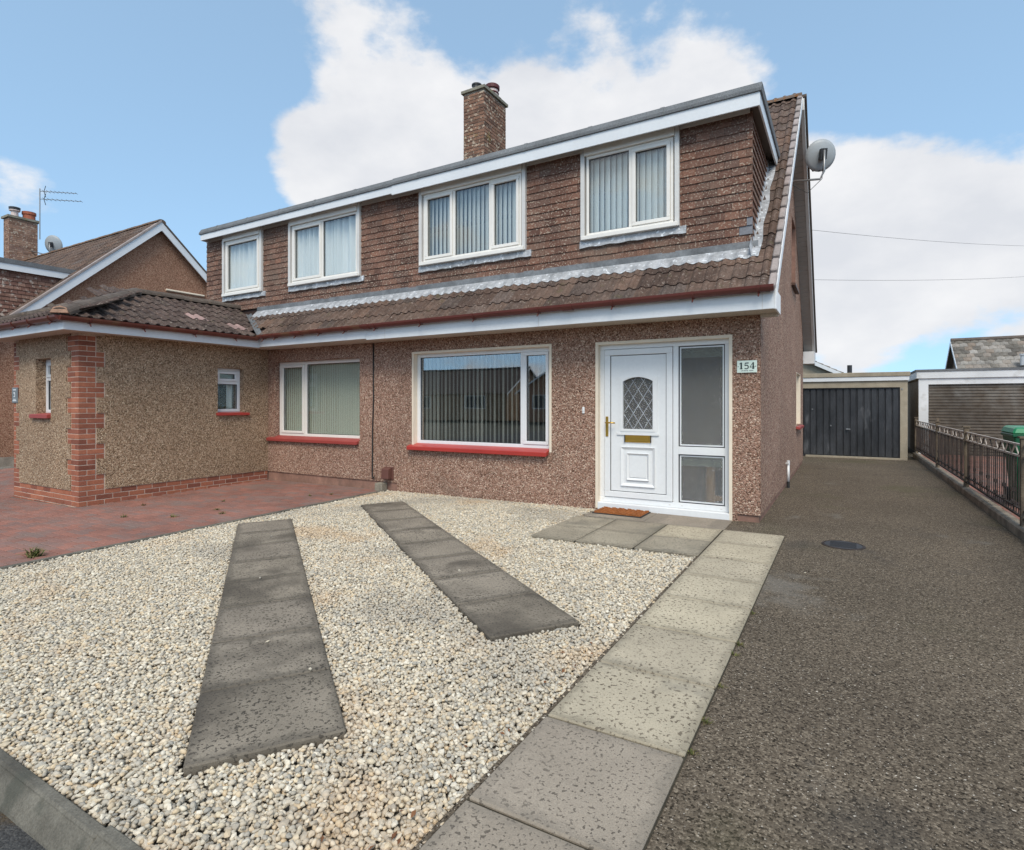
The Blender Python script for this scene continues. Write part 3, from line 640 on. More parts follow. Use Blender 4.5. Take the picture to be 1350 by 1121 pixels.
# fascias, soffits, gutters of the main eaves
EY = -.45
for hs, x0, x1, z0 in ((housR, PARTY-.22, .185, 2.355), (housL, -8.27, PARTY-.222, 2.375)):
    mb = MB(); mb.box(x0, x1, EY-.018, EY, z0, 2.54); mb.build('fascia', 'white_fascia', hs, bevel=.003)
    mb = MB(); mb.box(x0, x1-.01, EY+.001, .02, 2.372, 2.384); mb.build('soffit', 'soffit', hs)
mb = MB(); mb.box(.1855, .205, EY-.02, .0, 2.35, 2.56); mb.build('fascia_end', 'white', housR, bevel=.003)
mb = MB(); mb.box(.002, .1853, -.06, -.005, 2.33, 2.37); mb.build('soffit_end', 'soffit', housR)
for x in (-5.25, -2.6, .07):
    mb = MB(); mb.box(x-.004, x+.004, EY-.0195, EY-.0182, 2.358, 2.535); mb.build('fascia_joint', 'trim', housR)
def gutter(parent, pts, r, mat, brackets, joints=()):
    """half-round channel along a straight run from pts[0] to pts[1]; brackets are fractions of the run"""
    p, q = Vector(pts[0]), Vector(pts[1]); d = (q-p).normalized(); sd = d.cross(Vector((0, 0, 1)))
    mb = MB(); n = 8; vs = []
    for rr in (r, r-.006):
        for e in (p, q):
            for k in range(n+1):
                a = math.pi + math.pi*k/n; vs.append(e + sd*rr*math.cos(a) + Vector((0, 0, rr*math.sin(a))))
    m = n+1; fs = [(k, k+1, m+k+1, m+k) for k in range(n)] + [(2*m+k, 3*m+k, 3*m+k+1, 2*m+k+1) for k in range(n)]
    fs += [(0, m, 3*m, 2*m), (n, 2*m+n, 3*m+n, m+n)] + [tuple(range(n+1)), tuple(range(2*m-1, m-1, -1))]
    mb.add(vs, fs); g = mb.build('gutter', mat, parent, smooth=False)
    for fr_ in brackets:
        c = p + (q-p)*fr_; b = MB()
        for k in range(n):
            a0 = math.pi+math.pi*k/n; a1 = math.pi+math.pi*(k+1)/n
            P = lambda a, rr, o: c + d*o + sd*rr*math.cos(a) + Vector((0, 0, rr*math.sin(a)))
            b.hexa([P(a0, r+.001, -.013), P(a1, r+.001, -.013), P(a1, r+.001, .013), P(a0, r+.001, .013), P(a0, r+.010, -.013), P(a1, r+.010, -.013), P(a1, r+.010, .013), P(a0, r+.010, .013)])
        b.tube([c + Vector((0, 0, -r)), c + sd*(r*.7) + Vector((0, 0, -r-.045))], .009, 5)
        b.build('gutter_bracket', 'gutter', g)
    for fr_ in joints:
        c = p + (q-p)*fr_; b = MB()
        for k in range(n):
            a0 = math.pi+math.pi*k/n; a1 = math.pi+math.pi*(k+1)/n
            P = lambda a, rr, o: c + d*o + sd*rr*math.cos(a) + Vector((0, 0, rr*math.sin(a)))
            b.hexa([P(a0, r+.001, -.07), P(a1, r+.001, -.07), P(a1, r+.001, .07), P(a0, r+.001, .07), P(a0, r+.008, -.07), P(a1, r+.008, -.07), P(a1, r+.008, .07), P(a0, r+.008, .07)])
        b.build('gutter_joint', mat, g)
    return g
GYc, GZ = -.53, 2.592
gutter(housR, ((PARTY-.25, GYc, GZ-.012), (.19, GYc, GZ)), .066, 'gutter', [.05, .2, .36, .53, .70, .86, .975], [.02, .60])
gutter(housL, ((-8.30, GYc, GZ-.02), (PARTY-.252, GYc, GZ-.012)), .066, 'gutter_ext', [.1, .22, .42, .64, .86], [.45])

# main roof slabs (battened deck under the tiles)
def slope_slab(name, x0, x1, y0, y1, mat, parent, th=.075, up=0):
    mb = MB(); a, b = zr(y0)+up, zr(y1)+up
    mb.hexa([(x0, y0, a-th), (x1, y0, a-th), (x1, y1, b-th), (x0, y1, b-th), (x0, y0, a), (x1, y0, a), (x1, y1, b), (x0, y1, b)])
    return mb.build(name, mat, parent)
roofR = slope_slab('roof', PARTY, .18, -.44, .24, 'hung_back', housR)
roofL = slope_slab('roof', LEFT-.2, PARTY, -.44, .24, 'hung_back', housL)
slope_slab('roof_deck', -.10, .18, .24, 1.96, 'hung_back', housR); slope_slab('roof_deck', LEFT-.2, .18, 1.96, RIDGE_Y, 'hung_back', housR)
slope_slab('roof_deck', LEFT-.2, .18, RIDGE_Y, BACK_Y, 'roof_tile_stuff', housR, up=.02)
TROT = (PITCH - .045, 0, 0)
def tile_pos(k):            # lower edge of row k
    y = -.545 + k*.3*CP; return y, zr(y) + .030
def place_tile(me, x, k, parent):
    y, z = tile_pos(k)
    return inst('roof_tile', me, parent, (x, y, z + rnd.uniform(-.002, .002)), (TROT[0] + rnd.uniform(-.008, .008), rnd.uniform(-.006, .006), 0))
nrow = int((RIDGE_Y+.545)/(.3*CP))
x = .155 - .30; c = 0
while x > -9.6:
    for k in range(3):
        if x > -8.2: place_tile(TILE_ME, x, k, roofR if x > PARTY-.15 else roofL)
        elif x > -8.52 - k*.44: place_tile(TILE_ME, x, k, roofL)
    x -= .30
for k in range(3, nrow+1):
    place_tile(TILE_ME, -.145, k, roofR)
    if tile_pos(k)[0] > 1.55: place_tile(TILE_ME, -.445, k, roofR)
field = MB()
for k in range(3, nrow+1):
    y, z = tile_pos(k)
    if y < 1.8: continue
    x = -.745
    while x > LEFT-.2:
        roman_tile(field, Matrix.Translation((x, y, z)) @ Matrix.Rotation(TROT[0], 4, 'X')); x -= .30
field.build('roof_tile_field', 'roof_tile_stuff', roofR, fix=False, kind='stuff')
for k in range(nrow+1):
    y, z = tile_pos(k); inst('verge_cap', VERGE_ME, roofR, (.168, y-.01, z+.035), (TROT[0]-.05, rnd.uniform(-.02, .02), 0))
x = .20; zrg = zr(RIDGE_Y)-.01
while x > LEFT-.2:
    inst('ridge_tile', RIDGE_MOSS, roofR, (x, RIDGE_Y, zrg), (0, 0, rad(90))); x -= .43
# verge boards and soffit boards of the gable overhang
def along(y0, y1, x0, x1, lo, hi, name, mat, parent):
    mb = MB(); a, b = zr(y0), zr(y1)
    mb.hexa([(x0, y0, a+lo), (x1, y0, a+lo), (x1, y1, b+lo), (x0, y1, b+lo), (x0, y0, a+hi), (x1, y0, a+hi), (x1, y1, b+hi), (x0, y1, b+hi)])
    return mb.build(name, mat, parent)
along(-.44, RIDGE_Y, .1805, .212, -.11, .02, 'bargeboard', 'white_fascia', housR)
along(RIDGE_Y, BACK_Y-.05, .1805, .235, -.20, -.005, 'bargeboard', 'trim', housR)
along(RIDGE_Y, BACK_Y, .15, .27, .02, .06, 'verge_edge', 'ridge', housR)
along(-.02, RIDGE_Y, .002, .18, -.17, -.155, 'verge_soffit', 'board_grey', housR)
q = RIDGE_Y
while q < BACK_Y-.3:        # grey boards across the rear verge
    along(q, q+.075, .002, .18, -.185, -.172 + (.003 if int(q*100) % 2 else 0), 'soffit_board', 'board_grey', housR); q += .083
mb = MB(); mb.box(.002, .232, 7.62, 8.06, zr(8.06)-.30, zr(8.06)-.02); mb.build('eaves_box', 'white_old', housR, bevel=.004)

# ------------------------------------------------------------------ dormer
DY = .14; DX1 = -.13; DX0 = -10.80; DTOP = 4.825
WR = [(-2.245, -.935), (-5.03, -3.095)]; WL = [(-8.16, -6.33), (-10.195, -8.94)]
DF = front(DY)
for hs, x0, x1, ws in ((housR, PARTY, DX1, WR), (housL, DX0, PARTY, WL)):
    dm = wall('dormer', DF, x0, x1, 2.95, DTOP, .10, [(a+.08, b-.08, 3.6, 4.72) for a, b in ws], 'hung_back', hs)
    if hs is housR:
        mb = MB(); mb.prism([(DY+.001, zr(DY)-.05), (1.97, DTOP), (DY+.001, DTOP)], DX1-.08, DX1, 'x'); mb.build('dormer_cheek', 'hung_back', hs)
    for k in range(15):
        z = 3.235 + .1005*k
        ivs = [(x0, x1 + (.03 if x1 == DX1 else 0))]
        if k >= 3:
            for a, b in ws:
                ivs = [q for p, q_ in ivs for q in ((p, min(q_, a)), (max(p, b), q_)) if q[1]-q[0] > .02]
        off = (.0825 if k % 2 else 0)
        snap = math.floor((PARTY-off)/.165)*.165 + off
        for p, q in ivs:
            p, q = (snap if p == PARTY else p), (snap if q == PARTY else q)
            g0 = math.floor((p-off)/.165)*.165 + off
            while g0 < q:
                s0, s1 = max(p, g0), min(q, g0+.165)
                if s1-s0 > .006:
                    grey = hs is housR and x1 == DX1 and ((k == 1 and s0 > DX1-.20) or (k == 2 and s0 > DX1-.09))
                    inst('hung_tile', HUNG_GREY if grey else HUNG_ME, dm, (s0+.0015, DY-rnd.uniform(0, .002), z+rnd.uniform(-.003, .003)), (0, rnd.uniform(-.006, .006), 0), (s1-s0-.003, 1, 1))
                g0 += .165
    mb = MB()                                   # frieze strip under the soffit
    ivs = [(x0, x1)]
    for a, b in ws: ivs = [q for p, q_ in ivs for q in ((p, min(q_, a)), (max(p, b), q_)) if q[1]-q[0] > .02]
    for i, (p, q) in enumerate(ivs):
        mb = MB(); fbox(mb, DF, p, q, 4.745, DTOP, .0, .035); mb.build('frieze', 'trim', dm)
    for a, b in ws:                             # window units
        tr = [(a, a+.055), (b-.055, b)]
        unit = window(hs, DF, a+.075, b-.075, 3.60, 4.665, .05, {-2.245: [-1.56], -5.03: [-4.36, -3.70], -8.16: [-7.27], -10.195: []}[a], 'cream_frame', 'glass_up', w=.036, bar=.045,
                      sash={-2.245: (1,), -5.03: (0, 2), -8.16: (0,), -10.195: (0,)}[a])
        for p, q in tr:
            mb = MB(); fbox(mb, DF, p, q, 3.55, DTOP, .0, .075); mb.build('side_trim', 'trim', unit, bevel=.003)
        mb = MB(); fbox(mb, DF, a+.0555, b-.0555, 4.668, DTOP, .0, .088); mb.build('head_board', 'cream_frame', unit, bevel=.003)
        mb = MB(); fbox(mb, DF, a+.02, b-.02, 3.545, 3.598, .0, .10); mb.build('sill', 'cream_frame', unit, bevel=.004)
        mb = MB(); n = 30
        for i in range(n):
            s0, s1 = a-.02+(b-a+.10)*i/n, a-.02+(b-a+.10)*(i+1)/n
            w0, w1 = .006*math.sin(s0*23), .006*math.sin(s1*23)
            mb.hexa([DF(s0, 3.452+w0, .058), DF(s1, 3.452+w1, .058), DF(s1, 3.452, .0), DF(s0, 3.452, .0), DF(s0, 3.545, .046), DF(s1, 3.545, .046), DF(s1, 3.545, 0), DF(s0, 3.545, 0)])
        mb.build('lead_apron', 'lead', unit)
        if hs is housR: blind(unit, DF, a+.10, b-.06, 3.62, 4.64, -.06, .079, .090, 24, 'blind_grey', jit=.10)
        else: curtain(unit, DF, a+.09, b-.09, 3.62, 4.64, -.065, .034, .125, 'net')
# cheek tiles: one joined field
ck = MB()
for k in range(15):
    z = 3.235 + .1005*k; ymax = (z - 2.535)/SL - .5 + .02
    y = DY + (.08 if k % 2 else 0) - .16
    while y < ymax:
        y0, y1 = max(DY-.014, y), min(ymax, y+.162)
        if y1-y0 > .02:
            ck.hexa([(DX1+.034, y0, z), (DX1+.034, y1-.003, z), (DX1+.018, y1-.003, z), (DX1+.018, y0, z), (DX1+.014, y0, z+.12), (DX1+.014, y1-.003, z+.12), (DX1, y1-.003, z+.12), (DX1, y0, z+.12)])
        y += .165
ck.build('cheek_tile_field', 'hung_stuff', bpy.data.objects[[o.name for o in housR.children if o.name.startswith('dormer_cheek')][0]], kind='stuff')
# dormer roof: fascia, soffit, felt
FY = -.08; FXR = .0; FXL = -10.72; BRK = -5.47
def dormer_roof(hs, x0, x1, zlo, zhi, fy):
    mb = MB(); mb.box(x0, x1, fy, fy+.02, zlo, zhi); mb.build('dormer_fascia', 'white_fascia', hs, bevel=.003)
    mb = MB(); mb.box(x0, x1, fy+.0205, DY-.001, DTOP, DTOP+.012); mb.build('dormer_soffit', 'soffit_dark', hs)
    mb = MB(); e1 = x1 + (.02 if x1 == FXR else 0); e0 = x0 - (.03 if x0 == FXL else 0)
    mb.prism([(fy-.02, zhi-.005), (fy-.02, zhi+.035), (fy+.03, zhi+.115), (fy+.12, zhi+.125), (2.15, zhi+.095), (2.15, zhi-.005)], e0, e1, 'x')
    f = mb.build('felt_roof', 'felt', hs, bevel=.004)
    xx = x0 + .5
    while xx < x1-.2:                           # lapped joints of the felt edge
        mb = MB(); mb.prism([(fy-.0235, zhi-.004), (fy-.0235, zhi+.0365), (fy+.0285, zhi+.1185), (fy+.12, zhi+.129), (fy+.12, zhi+.12), (fy-.015, zhi+.02)], xx, xx+.055, 'x'); mb.build('felt_lap', 'felt', f); xx += .98 + rnd.uniform(-.04, .04)
dormer_roof(housR, BRK, FXR, 4.712, 4.872, FY)
dormer_roof(housL, FXL, BRK-.002, 4.742, 4.868, FY+.012)
mb = MB(); mb.box(FXR-.0195, FXR+.0005, FY+.0205, 2.0, 4.712, 4.868); mb.build('dormer_fascia', 'white_fascia', housR)
mb = MB(); mb.box(DX1+.0, FXR-.02, DY, 1.99, DTOP, DTOP+.012); mb.build('dormer_soffit', 'soffit_dark', housR)
mb = MB(); mb.box(FXL, FXL+.02, FY+.034, 2.0, 4.742, 4.86); mb.build('dormer_fascia', 'white_fascia', housL)
mb = MB(); mb.prism([(DY+.001, zr(DY)-.05), (1.97, DTOP), (DY+.001, DTOP)], DX0, DX0+.08, 'x'); mb.build('dormer_cheek', 'hung', housL)
# flashings
def flash_front(hs, x0, x1):
    mb = MB(); up_ = MB(); n = int((x1-x0)/.0214)
    def roll(x): return .5+.5*math.cos((x-.223)/.15*2*math.pi)
    P = []
    for i in range(n+1):
        xx = x0+(x1-x0)*i/n; lowy = -.028 + .008*math.sin(xx*13) + .006*math.sin(xx*5.1) - .010*roll(xx)
        P.append([(xx, lowy, zr(lowy)+.050+.028*roll(xx)), (xx, lowy+.012, zr(lowy)+.066+.028*roll(xx)), (xx, .055, zr(.055)+.070+.012*roll(xx)), (xx, .100, zr(.1)+.075), (xx, .108, 3.25)])
    for i in range(n):
        for j in range(4): (mb if j < 3 else up_).add([P[i][j], P[i+1][j], P[i+1][j+1], P[i][j+1]], [(0, 1, 2, 3)])
    mb.build('lead_flashing', 'lead', hs, fix=False, smooth=True); up_.build('lead_upstand', 'lead_dark', hs, fix=False)
flash_front(housR, PARTY, DX1+.09); flash_front(housL, -9.12, PARTY)
mb = MB(); P = []
for i in range(31):
    y = -.05 + 2.0*i/30; w_ = .012*math.sin(y*9)
    P.append([(DX1+.015, y, zr(y)+.20), (DX1+.035, y, zr(y)+.085), (DX1+.115+w_, y, zr(y)+.078+.008*math.sin(y*17))])
for i in range(30):
    for j in range(2): mb.add([P[i][j], P[i][j+1], P[i+1][j+1], P[i+1][j]], [(0, 1, 2, 3)])
mb.build('lead_flashing', 'lead', housR, fix=False, smooth=True)

# chimney of the pair
def brick_stack(parent, x0, x1, y0, y1, z0, z1, name, core, bmat, single=True):
    mb = MB(); mb.box(x0+.008, x1-.008, y0+.008, y1-.008, z0, z1); ch = mb.build(name, core, parent)
    meshes = {}; stuff = MB(); k = 0; z = z0
    while z < z1-.04:
        h = min(.065, z1-z)
        for fy, s0, s1, ax in ((y0, x0, x1, 'x'), (y1, x0, x1, 'x'), (x0, y0, y1, 'y'), (x1, y0, y1, 'y')):
            n = round((s1-s0)/.225); L = (s1-s0)/n; s = s0 - (L/2 if (k % 2) == (ax == 'x') else 0)
            while s < s1-.01:
                a, b = max(s, s0), min(s+L, s1)
                if b-a > .03:
                    lo, hi = (fy-.002, fy+.06) if fy in (y0, x0) else (fy-.06, fy+.002)
                    c = (a+.005, b-.005, lo, hi) if ax == 'x' else (lo, hi, a+.005, b-.005)
                    key = (round(c[1]-c[0], 3), round(c[3]-c[2], 3), round(h, 3))
                    if single:
                        if key not in meshes: meshes[key] = MB().box(0, key[0], 0, key[1], 0, key[2]).mesh('brick', bmat, bevel=.004)
                        j = rnd.uniform(-.002, .002)
                        inst('brick', meshes[key], ch, (c[0]+(j if ax == 'y' else 0), c[2]+(j if ax == 'x' else 0), z))
                    else: stuff.box(c[0], c[1], c[2], c[3], z, z+h)
                s += L
        z += .075; k += 1
    if not single: stuff.build('brick_facing', bmat, ch, kind='stuff')
    return ch
CH = brick_stack(housR, -6.44, -5.90, 3.30, 4.22, 5.6, 8.18, 'chimney', 'mortar_old', 'brick_old')
mb = MB(); mb.box(-6.48, -5.86, 3.26, 4.26, 8.18, 8.24); mb.prism([(3.30, 8.24), (4.22, 8.24), (4.05, 8.31), (3.47, 8.31)], -6.42, -5.92, 'x'); mb.build('chimney_cap', 'cap', CH)
mb = MB(); mb.lathe((-6.22, 3.50, 8.29), [(.10, 0), (.10, .10), (.115, .11), (.115, .14), (.09, .15)], 14); mb.build('chimney_pot', 'dark_plastic', CH)
mb = MB(); mb.lathe((-6.12, 3.98, 8.29), [(.15, 0), (.14, .12), (.14, .26), (.12, .30)], 16); pt = mb.build('chimney_pot', 'pot_pale', CH, smooth=True)
for z_, h_, r0 in ((8.29, .06, .165), (8.40, .05, .158), (8.50, .11, .172)):
    mb = MB(); mb.lathe((-6.12, 3.98, z_), [(r0-.02, 0), (r0, .02), (r0, h_-.02), (r0-.02, h_)], 16); mb.build('pot_band', 'pot_maroon', CH)

# ------------------------------------------------------------------ front extension of the left house
EX, EYF = -8.65, -3.10                     # right face, front face
ER, EF = right(EX-.005), front(EYF+.005)
EW = (-1.01, -.51, 1.185, 1.995); EWF = (-10.0, -9.49, 1.185, 2.05)
ext = wall('extension', ER, EYF+.005, 0, -.35, 2.40, .24, [EW], 'mortar', housL)
wall('extension_wall', EF, LEFT, EX-.246, -.35, 2.40, .24, [EWF], 'mortar', housL)
mb = MB(); mb.box(LEFT, LEFT+.2, EYF+.253, 0, -.35, 2.40); mb.build('extension_wall', 'dash_beige', housL)
mb = MB(); mb.box(LEFT+.2, EX-.26, EYF+.26, .2, -.3, -.1); mb.build('floor', 'room', housL)
PT = .10
def wide(z): return math.floor((z-PT)/.225) % 2 == 0
NB, WB = .225, .338
gb = [PT+.225*i for i in range(12)]
# dashed panels
redge = lambda z: EYF + (WB if wide(z) else NB) + .006
sb = [EYF+NB+.006, EYF+WB+.006, 0] + list(EW[:2]); zb = [z for z in gb if z < 2.39] + [2.39] + list(EW[2:])
mb = MB(); panel(mb, ER, sb, zb, lambda s, z: s > redge(z) and not (EW[0] < s < EW[1] and EW[2] < z < EW[3]), -.002, .016); mb.build('render_panel', 'dash_beige', ext, fix=False)
fr_ = lambda z: EX - (NB if wide(z) else WB) - .006
fl_ = lambda z: LEFT + (NB if wide(z) else .112) + .006
sb = [EX-NB-.006, EX-WB-.006, LEFT+NB+.006, LEFT+.118] + list(EWF[:2]); zb = [z for z in gb if z < 2.39] + [2.39] + list(EWF[2:])
mb = MB(); panel(mb, EF, sb, zb, lambda s, z: fl_(z) < s < fr_(z) and not (EWF[0] < s < EWF[1] and EWF[2] < z < EWF[3]), -.002, .016); mb.build('render_panel', 'dash_beige', ext, fix=False)
for (a, b, c, d), fr0 in ((EW, ER), (EWF, EF)):       # dashed reveals
    mb = MB(); fbox(mb, fr0, a-.004, a+.004, c, d, -.12, .013); fbox(mb, fr0, b-.004, b+.004, c, d, -.12, .013); fbox(mb, fr0, a+.004, b-.004, d-.004, d+.004, -.12, .012)
    mb.build('window_reveal', 'dash_beige', ext)
BR_ME = {}
def brick(x0, x1, y0, y1, z):
    k = (round(x1-x0, 3), round(y1-y0, 3))
    if k not in BR_ME: BR_ME[k] = MB().box(-k[0]/2, k[0]/2, -k[1]/2, k[1]/2, 0, .065).mesh('brick', 'brick', bevel=.003)
    inst('brick', BR_ME[k], ext, ((x0+x1)/2+rnd.uniform(-.001, .001), (y0+y1)/2+rnd.uniform(-.001, .001), z+rnd.uniform(-.001, .001)))
H_, S_ = .1025, .215
for k in range(-4, 30):
    z = PT + .075*k; Aor = k % 2 == 0
    wd = wide(z+.03)
    if Aor: brick(EX-H_, EX, EYF, EYF+S_, z)
    else: brick(EX-S_, EX, EYF, EYF+H_, z)
    # right face, beyond the corner brick
    s = EYF + (S_ if Aor else H_) + .01
    end = -.004 if k < 0 else EYF + (WB if wd else NB) + .001
    while s < end-.03:
        rem = end-s
        L = min(S_, rem) if k < 0 else (H_ if rem < .16 else min(S_, rem))
        brick(EX-H_, EX, s, s+L, z); s += L + .01
    # front face
    s = EX - (H_ if Aor else S_) - .01
    end = LEFT + .23 if k < 0 else EX - (NB if wd else WB) - .001
    while s > end+.03:
        rem = s-end
        L = min(S_, rem) if k < 0 else (H_ if rem < .16 else min(S_, rem))
        brick(s-L, s, EYF, EYF+H_, z); s -= L + .01
    # far corner of the front face
    L = S_ if wide(z+.03) or k < 0 else H_
    if k < 0 or Aor or L == H_: brick(LEFT, LEFT+L, EYF, EYF+H_, z)
    else: brick(LEFT, LEFT+H_-.005, EYF, EYF+H_, z); brick(LEFT+H_+.005, LEFT+L, EYF, EYF+H_, z)
we = window(housL, ER, EW[0]+.004, EW[1]-.004, EW[2]+.03, EW[3]-.004, -.09, [], 'white', 'glass_up', w=.05, transom=1.735, sash=(1,))
sill(we, ER, EW[0]-.03, EW[1]+.09, EW[2]+.03, -.09, .07, 'red_sill', .045, .02)
curtain(we, ER, EW[0]+.05, EW[1]-.05, 1.22, 1.70, -.22, .02, .11, 'blind_grey', gap=(EW[0]+.05, EW[0]+.30))
mb = MB(); fbox(mb, ER, EW[0]+.02, EW[1]-.02, 1.75, 1.96, -.20, -.19); mb.build('roller_blind', 'blind_green', we)
wf = window(housL, EF, EWF[0]+.004, EWF[1]-.004, EWF[2]+.03, EWF[3]-.004, -.11, [], 'white', 'glass_up', w=.05, transom=1.74, sash=(1,))
sill(wf, EF, EWF[0]-.10, EWF[1]+.0, EWF[2]+.03, -.11, .07, 'red_sill_old', .06, .02)
mb = MB(); fbox(mb, EF, EWF[0]+.02, EWF[1]-.02, 1.24, 2.0, -.22, -.21); mb.build('roller_blind', 'blind_grey', wf)
pq = thing('house_plaque', 'small slate number plaque on the brick edge of the extension', 'sign', (LEFT+.08, EYF-.01, 1.37))
mb = MB(); fbox(mb, front(EYF), LEFT-.02, LEFT+.19, 1.37, 1.62, .002, .02); mb.build('plate', 'plaque', pq, bevel=.006)
mb = MB(); pf = front(EYF)
for s0, s1, z0, z1 in ((.03, .14, 1.575, 1.59), (.05, .10, 1.52, 1.545), (.085, .105, 1.47, 1.53), (.05, .10, 1.465, 1.48), (.02, .15, 1.40, 1.415), (.04, .13, 1.425, 1.435)):
    fbox(mb, pf, LEFT+s0, LEFT+s1, z0, z1, .02, .0215)
mb.build('lettering', 'white', pq)
# eaves and roof of the extension
XE, YE = -8.25, -3.42
mb = MB(); mb.box(XE-.02, XE, YE+.0005, EY-.02, 2.362, 2.50); mb.build('fascia', 'white_fascia', ext)
mb = MB(); mb.box(-11.24, XE-.0003, YE-.02, YE, 2.362, 2.50); mb.build('fascia', 'white_fascia', ext)
mb = MB(); mb.box(-11.24, XE-.0205, YE+.001, EYF+.02, 2.378, 2.389); mb.build('soffit', 'soffit', ext)
mb = MB(); mb.box(EX-.03, XE-.0205, EYF+.0205, -.001, 2.3785, 2.3895); mb.build('soffit', 'soffit', ext)
mb = MB(); mb.box(-11.24, LEFT, EYF+.0205, -.001, 2.3785, 2.3895); mb.build('soffit', 'soffit', ext)
gutter(ext, ((-8.195, YE-.09, 2.535), (-8.195, -.56, 2.54)), .064, 'gutter_ext', [.12, .36, .62, .86])
gutter(ext, ((-11.3, YE-.075, 2.54), (-8.2, YE-.075, 2.537)), .064, 'gutter_ext', [.1, .3, .55, .72, .93])
RX, RYA, RZT = -9.75, -1.80, 3.25
XE0, YE0, ZE0 = -8.22, -3.47, 2.53
sxe = (RZT-ZE0)/(XE0-RX); sye = (RZT-ZE0)/(RYA-YE0)
def zex(x): return ZE0 + sxe*(XE0-x)
XL0 = 2*RX-XE0
mb = MB()
mb.add([(XE0, YE0, ZE0), (XE0, .16, ZE0), (RX, .16, RZT), (RX, RYA, RZT)], [(0, 1, 2, 3)])
mb.add([(XL0, YE0, ZE0), (XL0, .16, ZE0), (RX, .16, RZT), (RX, RYA, RZT)], [(3, 2, 1, 0)])
mb.add([(XL0, YE0, ZE0), (XE0, YE0, ZE0), (RX, RYA, RZT)], [(0, 1, 2)])
er = mb.build('extension_roof', 'hung_back', housL, fix=False)
pe = math.atan(sxe); pf_ = math.atan(sye)
for k in range(6):
    xk = XE0 + .03 - k*.285*math.cos(pe); z = zex(xk) + .022
    yh = YE0 + (XE0-xk)*(RYA-YE0)/(XE0-RX)
    y = -3.52
    while y < .05:
        yc = y+.15
        if yc > yh-.10 and zr(yc)+.10 < zex(xk-.2)+.14 and y+.3 < .12:
            pink = (k == 2 and abs(y+1.42) < .1) or (k == 1 and abs(y+.82) < .1)
            inst('roof_tile', TILE_PINK if pink else TILE_EXT, er, (xk, y, z+rnd.uniform(-.002, .003)), (pe-.04+rnd.uniform(-.008, .008), 0, rad(90)), (1, .98, 1))
        y += .30
for k in range(6):
    yk = YE0 - .03 + k*.285*math.cos(pf_); z = ZE0 + sye*(yk-YE0) + .022
    xr = XE0 - (yk-YE0)*(XE0-RX)/(RYA-YE0); xl = 2*RX - xr
    x = XL0 + .02
    while x < XE0:
        if xl-.05 < x+.15 < xr+.05: inst('roof_tile', TILE_EXT, er, (x, yk, z+rnd.uniform(-.002, .003)), (pf_-.04, 0, 0))
        x += .30
def ridge_run(p, q, me, parent, lift=.0, ln=.40):
    p, q = Vector(p), Vector(q); d = q-p; n = max(1, round(d.length/ln)); dn = d.normalized()
    eul = dn.to_track_quat('Y', 'Z').to_euler()
    for i in range(n):
        c = p + d*i/n + Vector((0, 0, lift + (.006 if i % 2 else 0)))
        inst('ridge_tile', me, parent, c, eul, (1, d.length/n/.43, 1))
ridge_run((XE0+.02, YE0-.02, ZE0+.02), (RX, RYA, RZT+.01), RIDGE_ME, er)
ridge_run((XL0, YE0, ZE0+.02), (RX, RYA, RZT+.01), RIDGE_ME, er)
ridge_run((RX, RYA+.0, RZT+.012), (RX, .13, RZT+.012), RIDGE_ME, er)
mb = MB(); mb.prism([(-.11, 0), (.11, 0), (.075, .075), (0, .10), (-.075, .075)], -.015, .015, 'y')
me = mb.mesh('mortar_end', 'ridge_mortar'); inst('mortar_end', me, er, (XE0+.03, YE0-.035, ZE0+.035), (rad(-14), 0, rad(42)))
mb = MB(); P = []
for i in range(15):
    x = XE0 + .06 - 1.15*i/14; y = -.5 + (XE0-x)*sxe/SL
    z = zex(x) + .055; P.append([(x-.045, y-.03, z+.03), (x, y, z+.012), (x+.035, y+.035, z+.045)])
for i in range(14):
    for j in range(2): mb.add([P[i][j], P[i][j+1], P[i+1][j+1], P[i+1][j]], [(0, 1, 2, 3)])
mb.build('valley_lead', 'lead_dark', er, fix=False, smooth=True)

# ------------------------------------------------------------------ ground, drive, gravel, paths
def sheet(name, x0, x1, y0, y1, mat, dz=0, step=.5, zf=gz, parent=None):
    nx, ny = max(1, int((x1-x0)/step)), max(1, int((y1-y0)/step)); mb = MB()
    vs = [(x0+(x1-x0)*i/nx, y0+(y1-y0)*j/ny) for j in range(ny+1) for i in range(nx+1)]
    mb.add([(x, y, zf(x, y)+dz) for x, y in vs], [(j*(nx+1)+i, j*(nx+1)+i+1, (j+1)*(nx+1)+i+1, (j+1)*(nx+1)+i) for j in range(ny) for i in range(nx)])
    return mb.build(name, mat, parent, fix=False, smooth=True, kind=None if parent else 'structure')
mb = MB(); mb.add([(-400, -400, -.5), (400, -400, -.5), (400, 600, -.5), (-400, 600, -.5)], [(0, 1, 2, 3)]); mb.build('ground', 'grass', fix=False, kind='structure')
sheet('driveway', -.32, 2.345, -6.16, 9.75, 'tarmac', 0)
mb = MB(); mb.box(-.05, 2.12, 9.52, 9.72, -.05, .035); mb.build('driveway_edge', 'concrete_post', kind='structure')
sheet('road', -40, 40, -14, -6.15, 'road', -.085)
sheet('gravel_bed', -5.60, -.31, -6.06, .02, 'bed', -.045)
sheet('paving', -16.4, -5.655, -6.06, 8, 'bed', -.012)
sheet('gravel_strip', -17.1, -16.4, -6.06, 8, 'bed', .0)
sheet('neighbour_drive', 2.47, 9.0, -6.16, 12.2, 'bed', -.012)
sheet('far_road', -60, 60, -30, -14, 'road', -.09, 4)
sheet('back_ground', -12, 30, 9.76, 40, 'earth', -.03, 4)
mb = MB(); mb.box(-5.655, -5.60, -6.06, .0, -.35, 0)
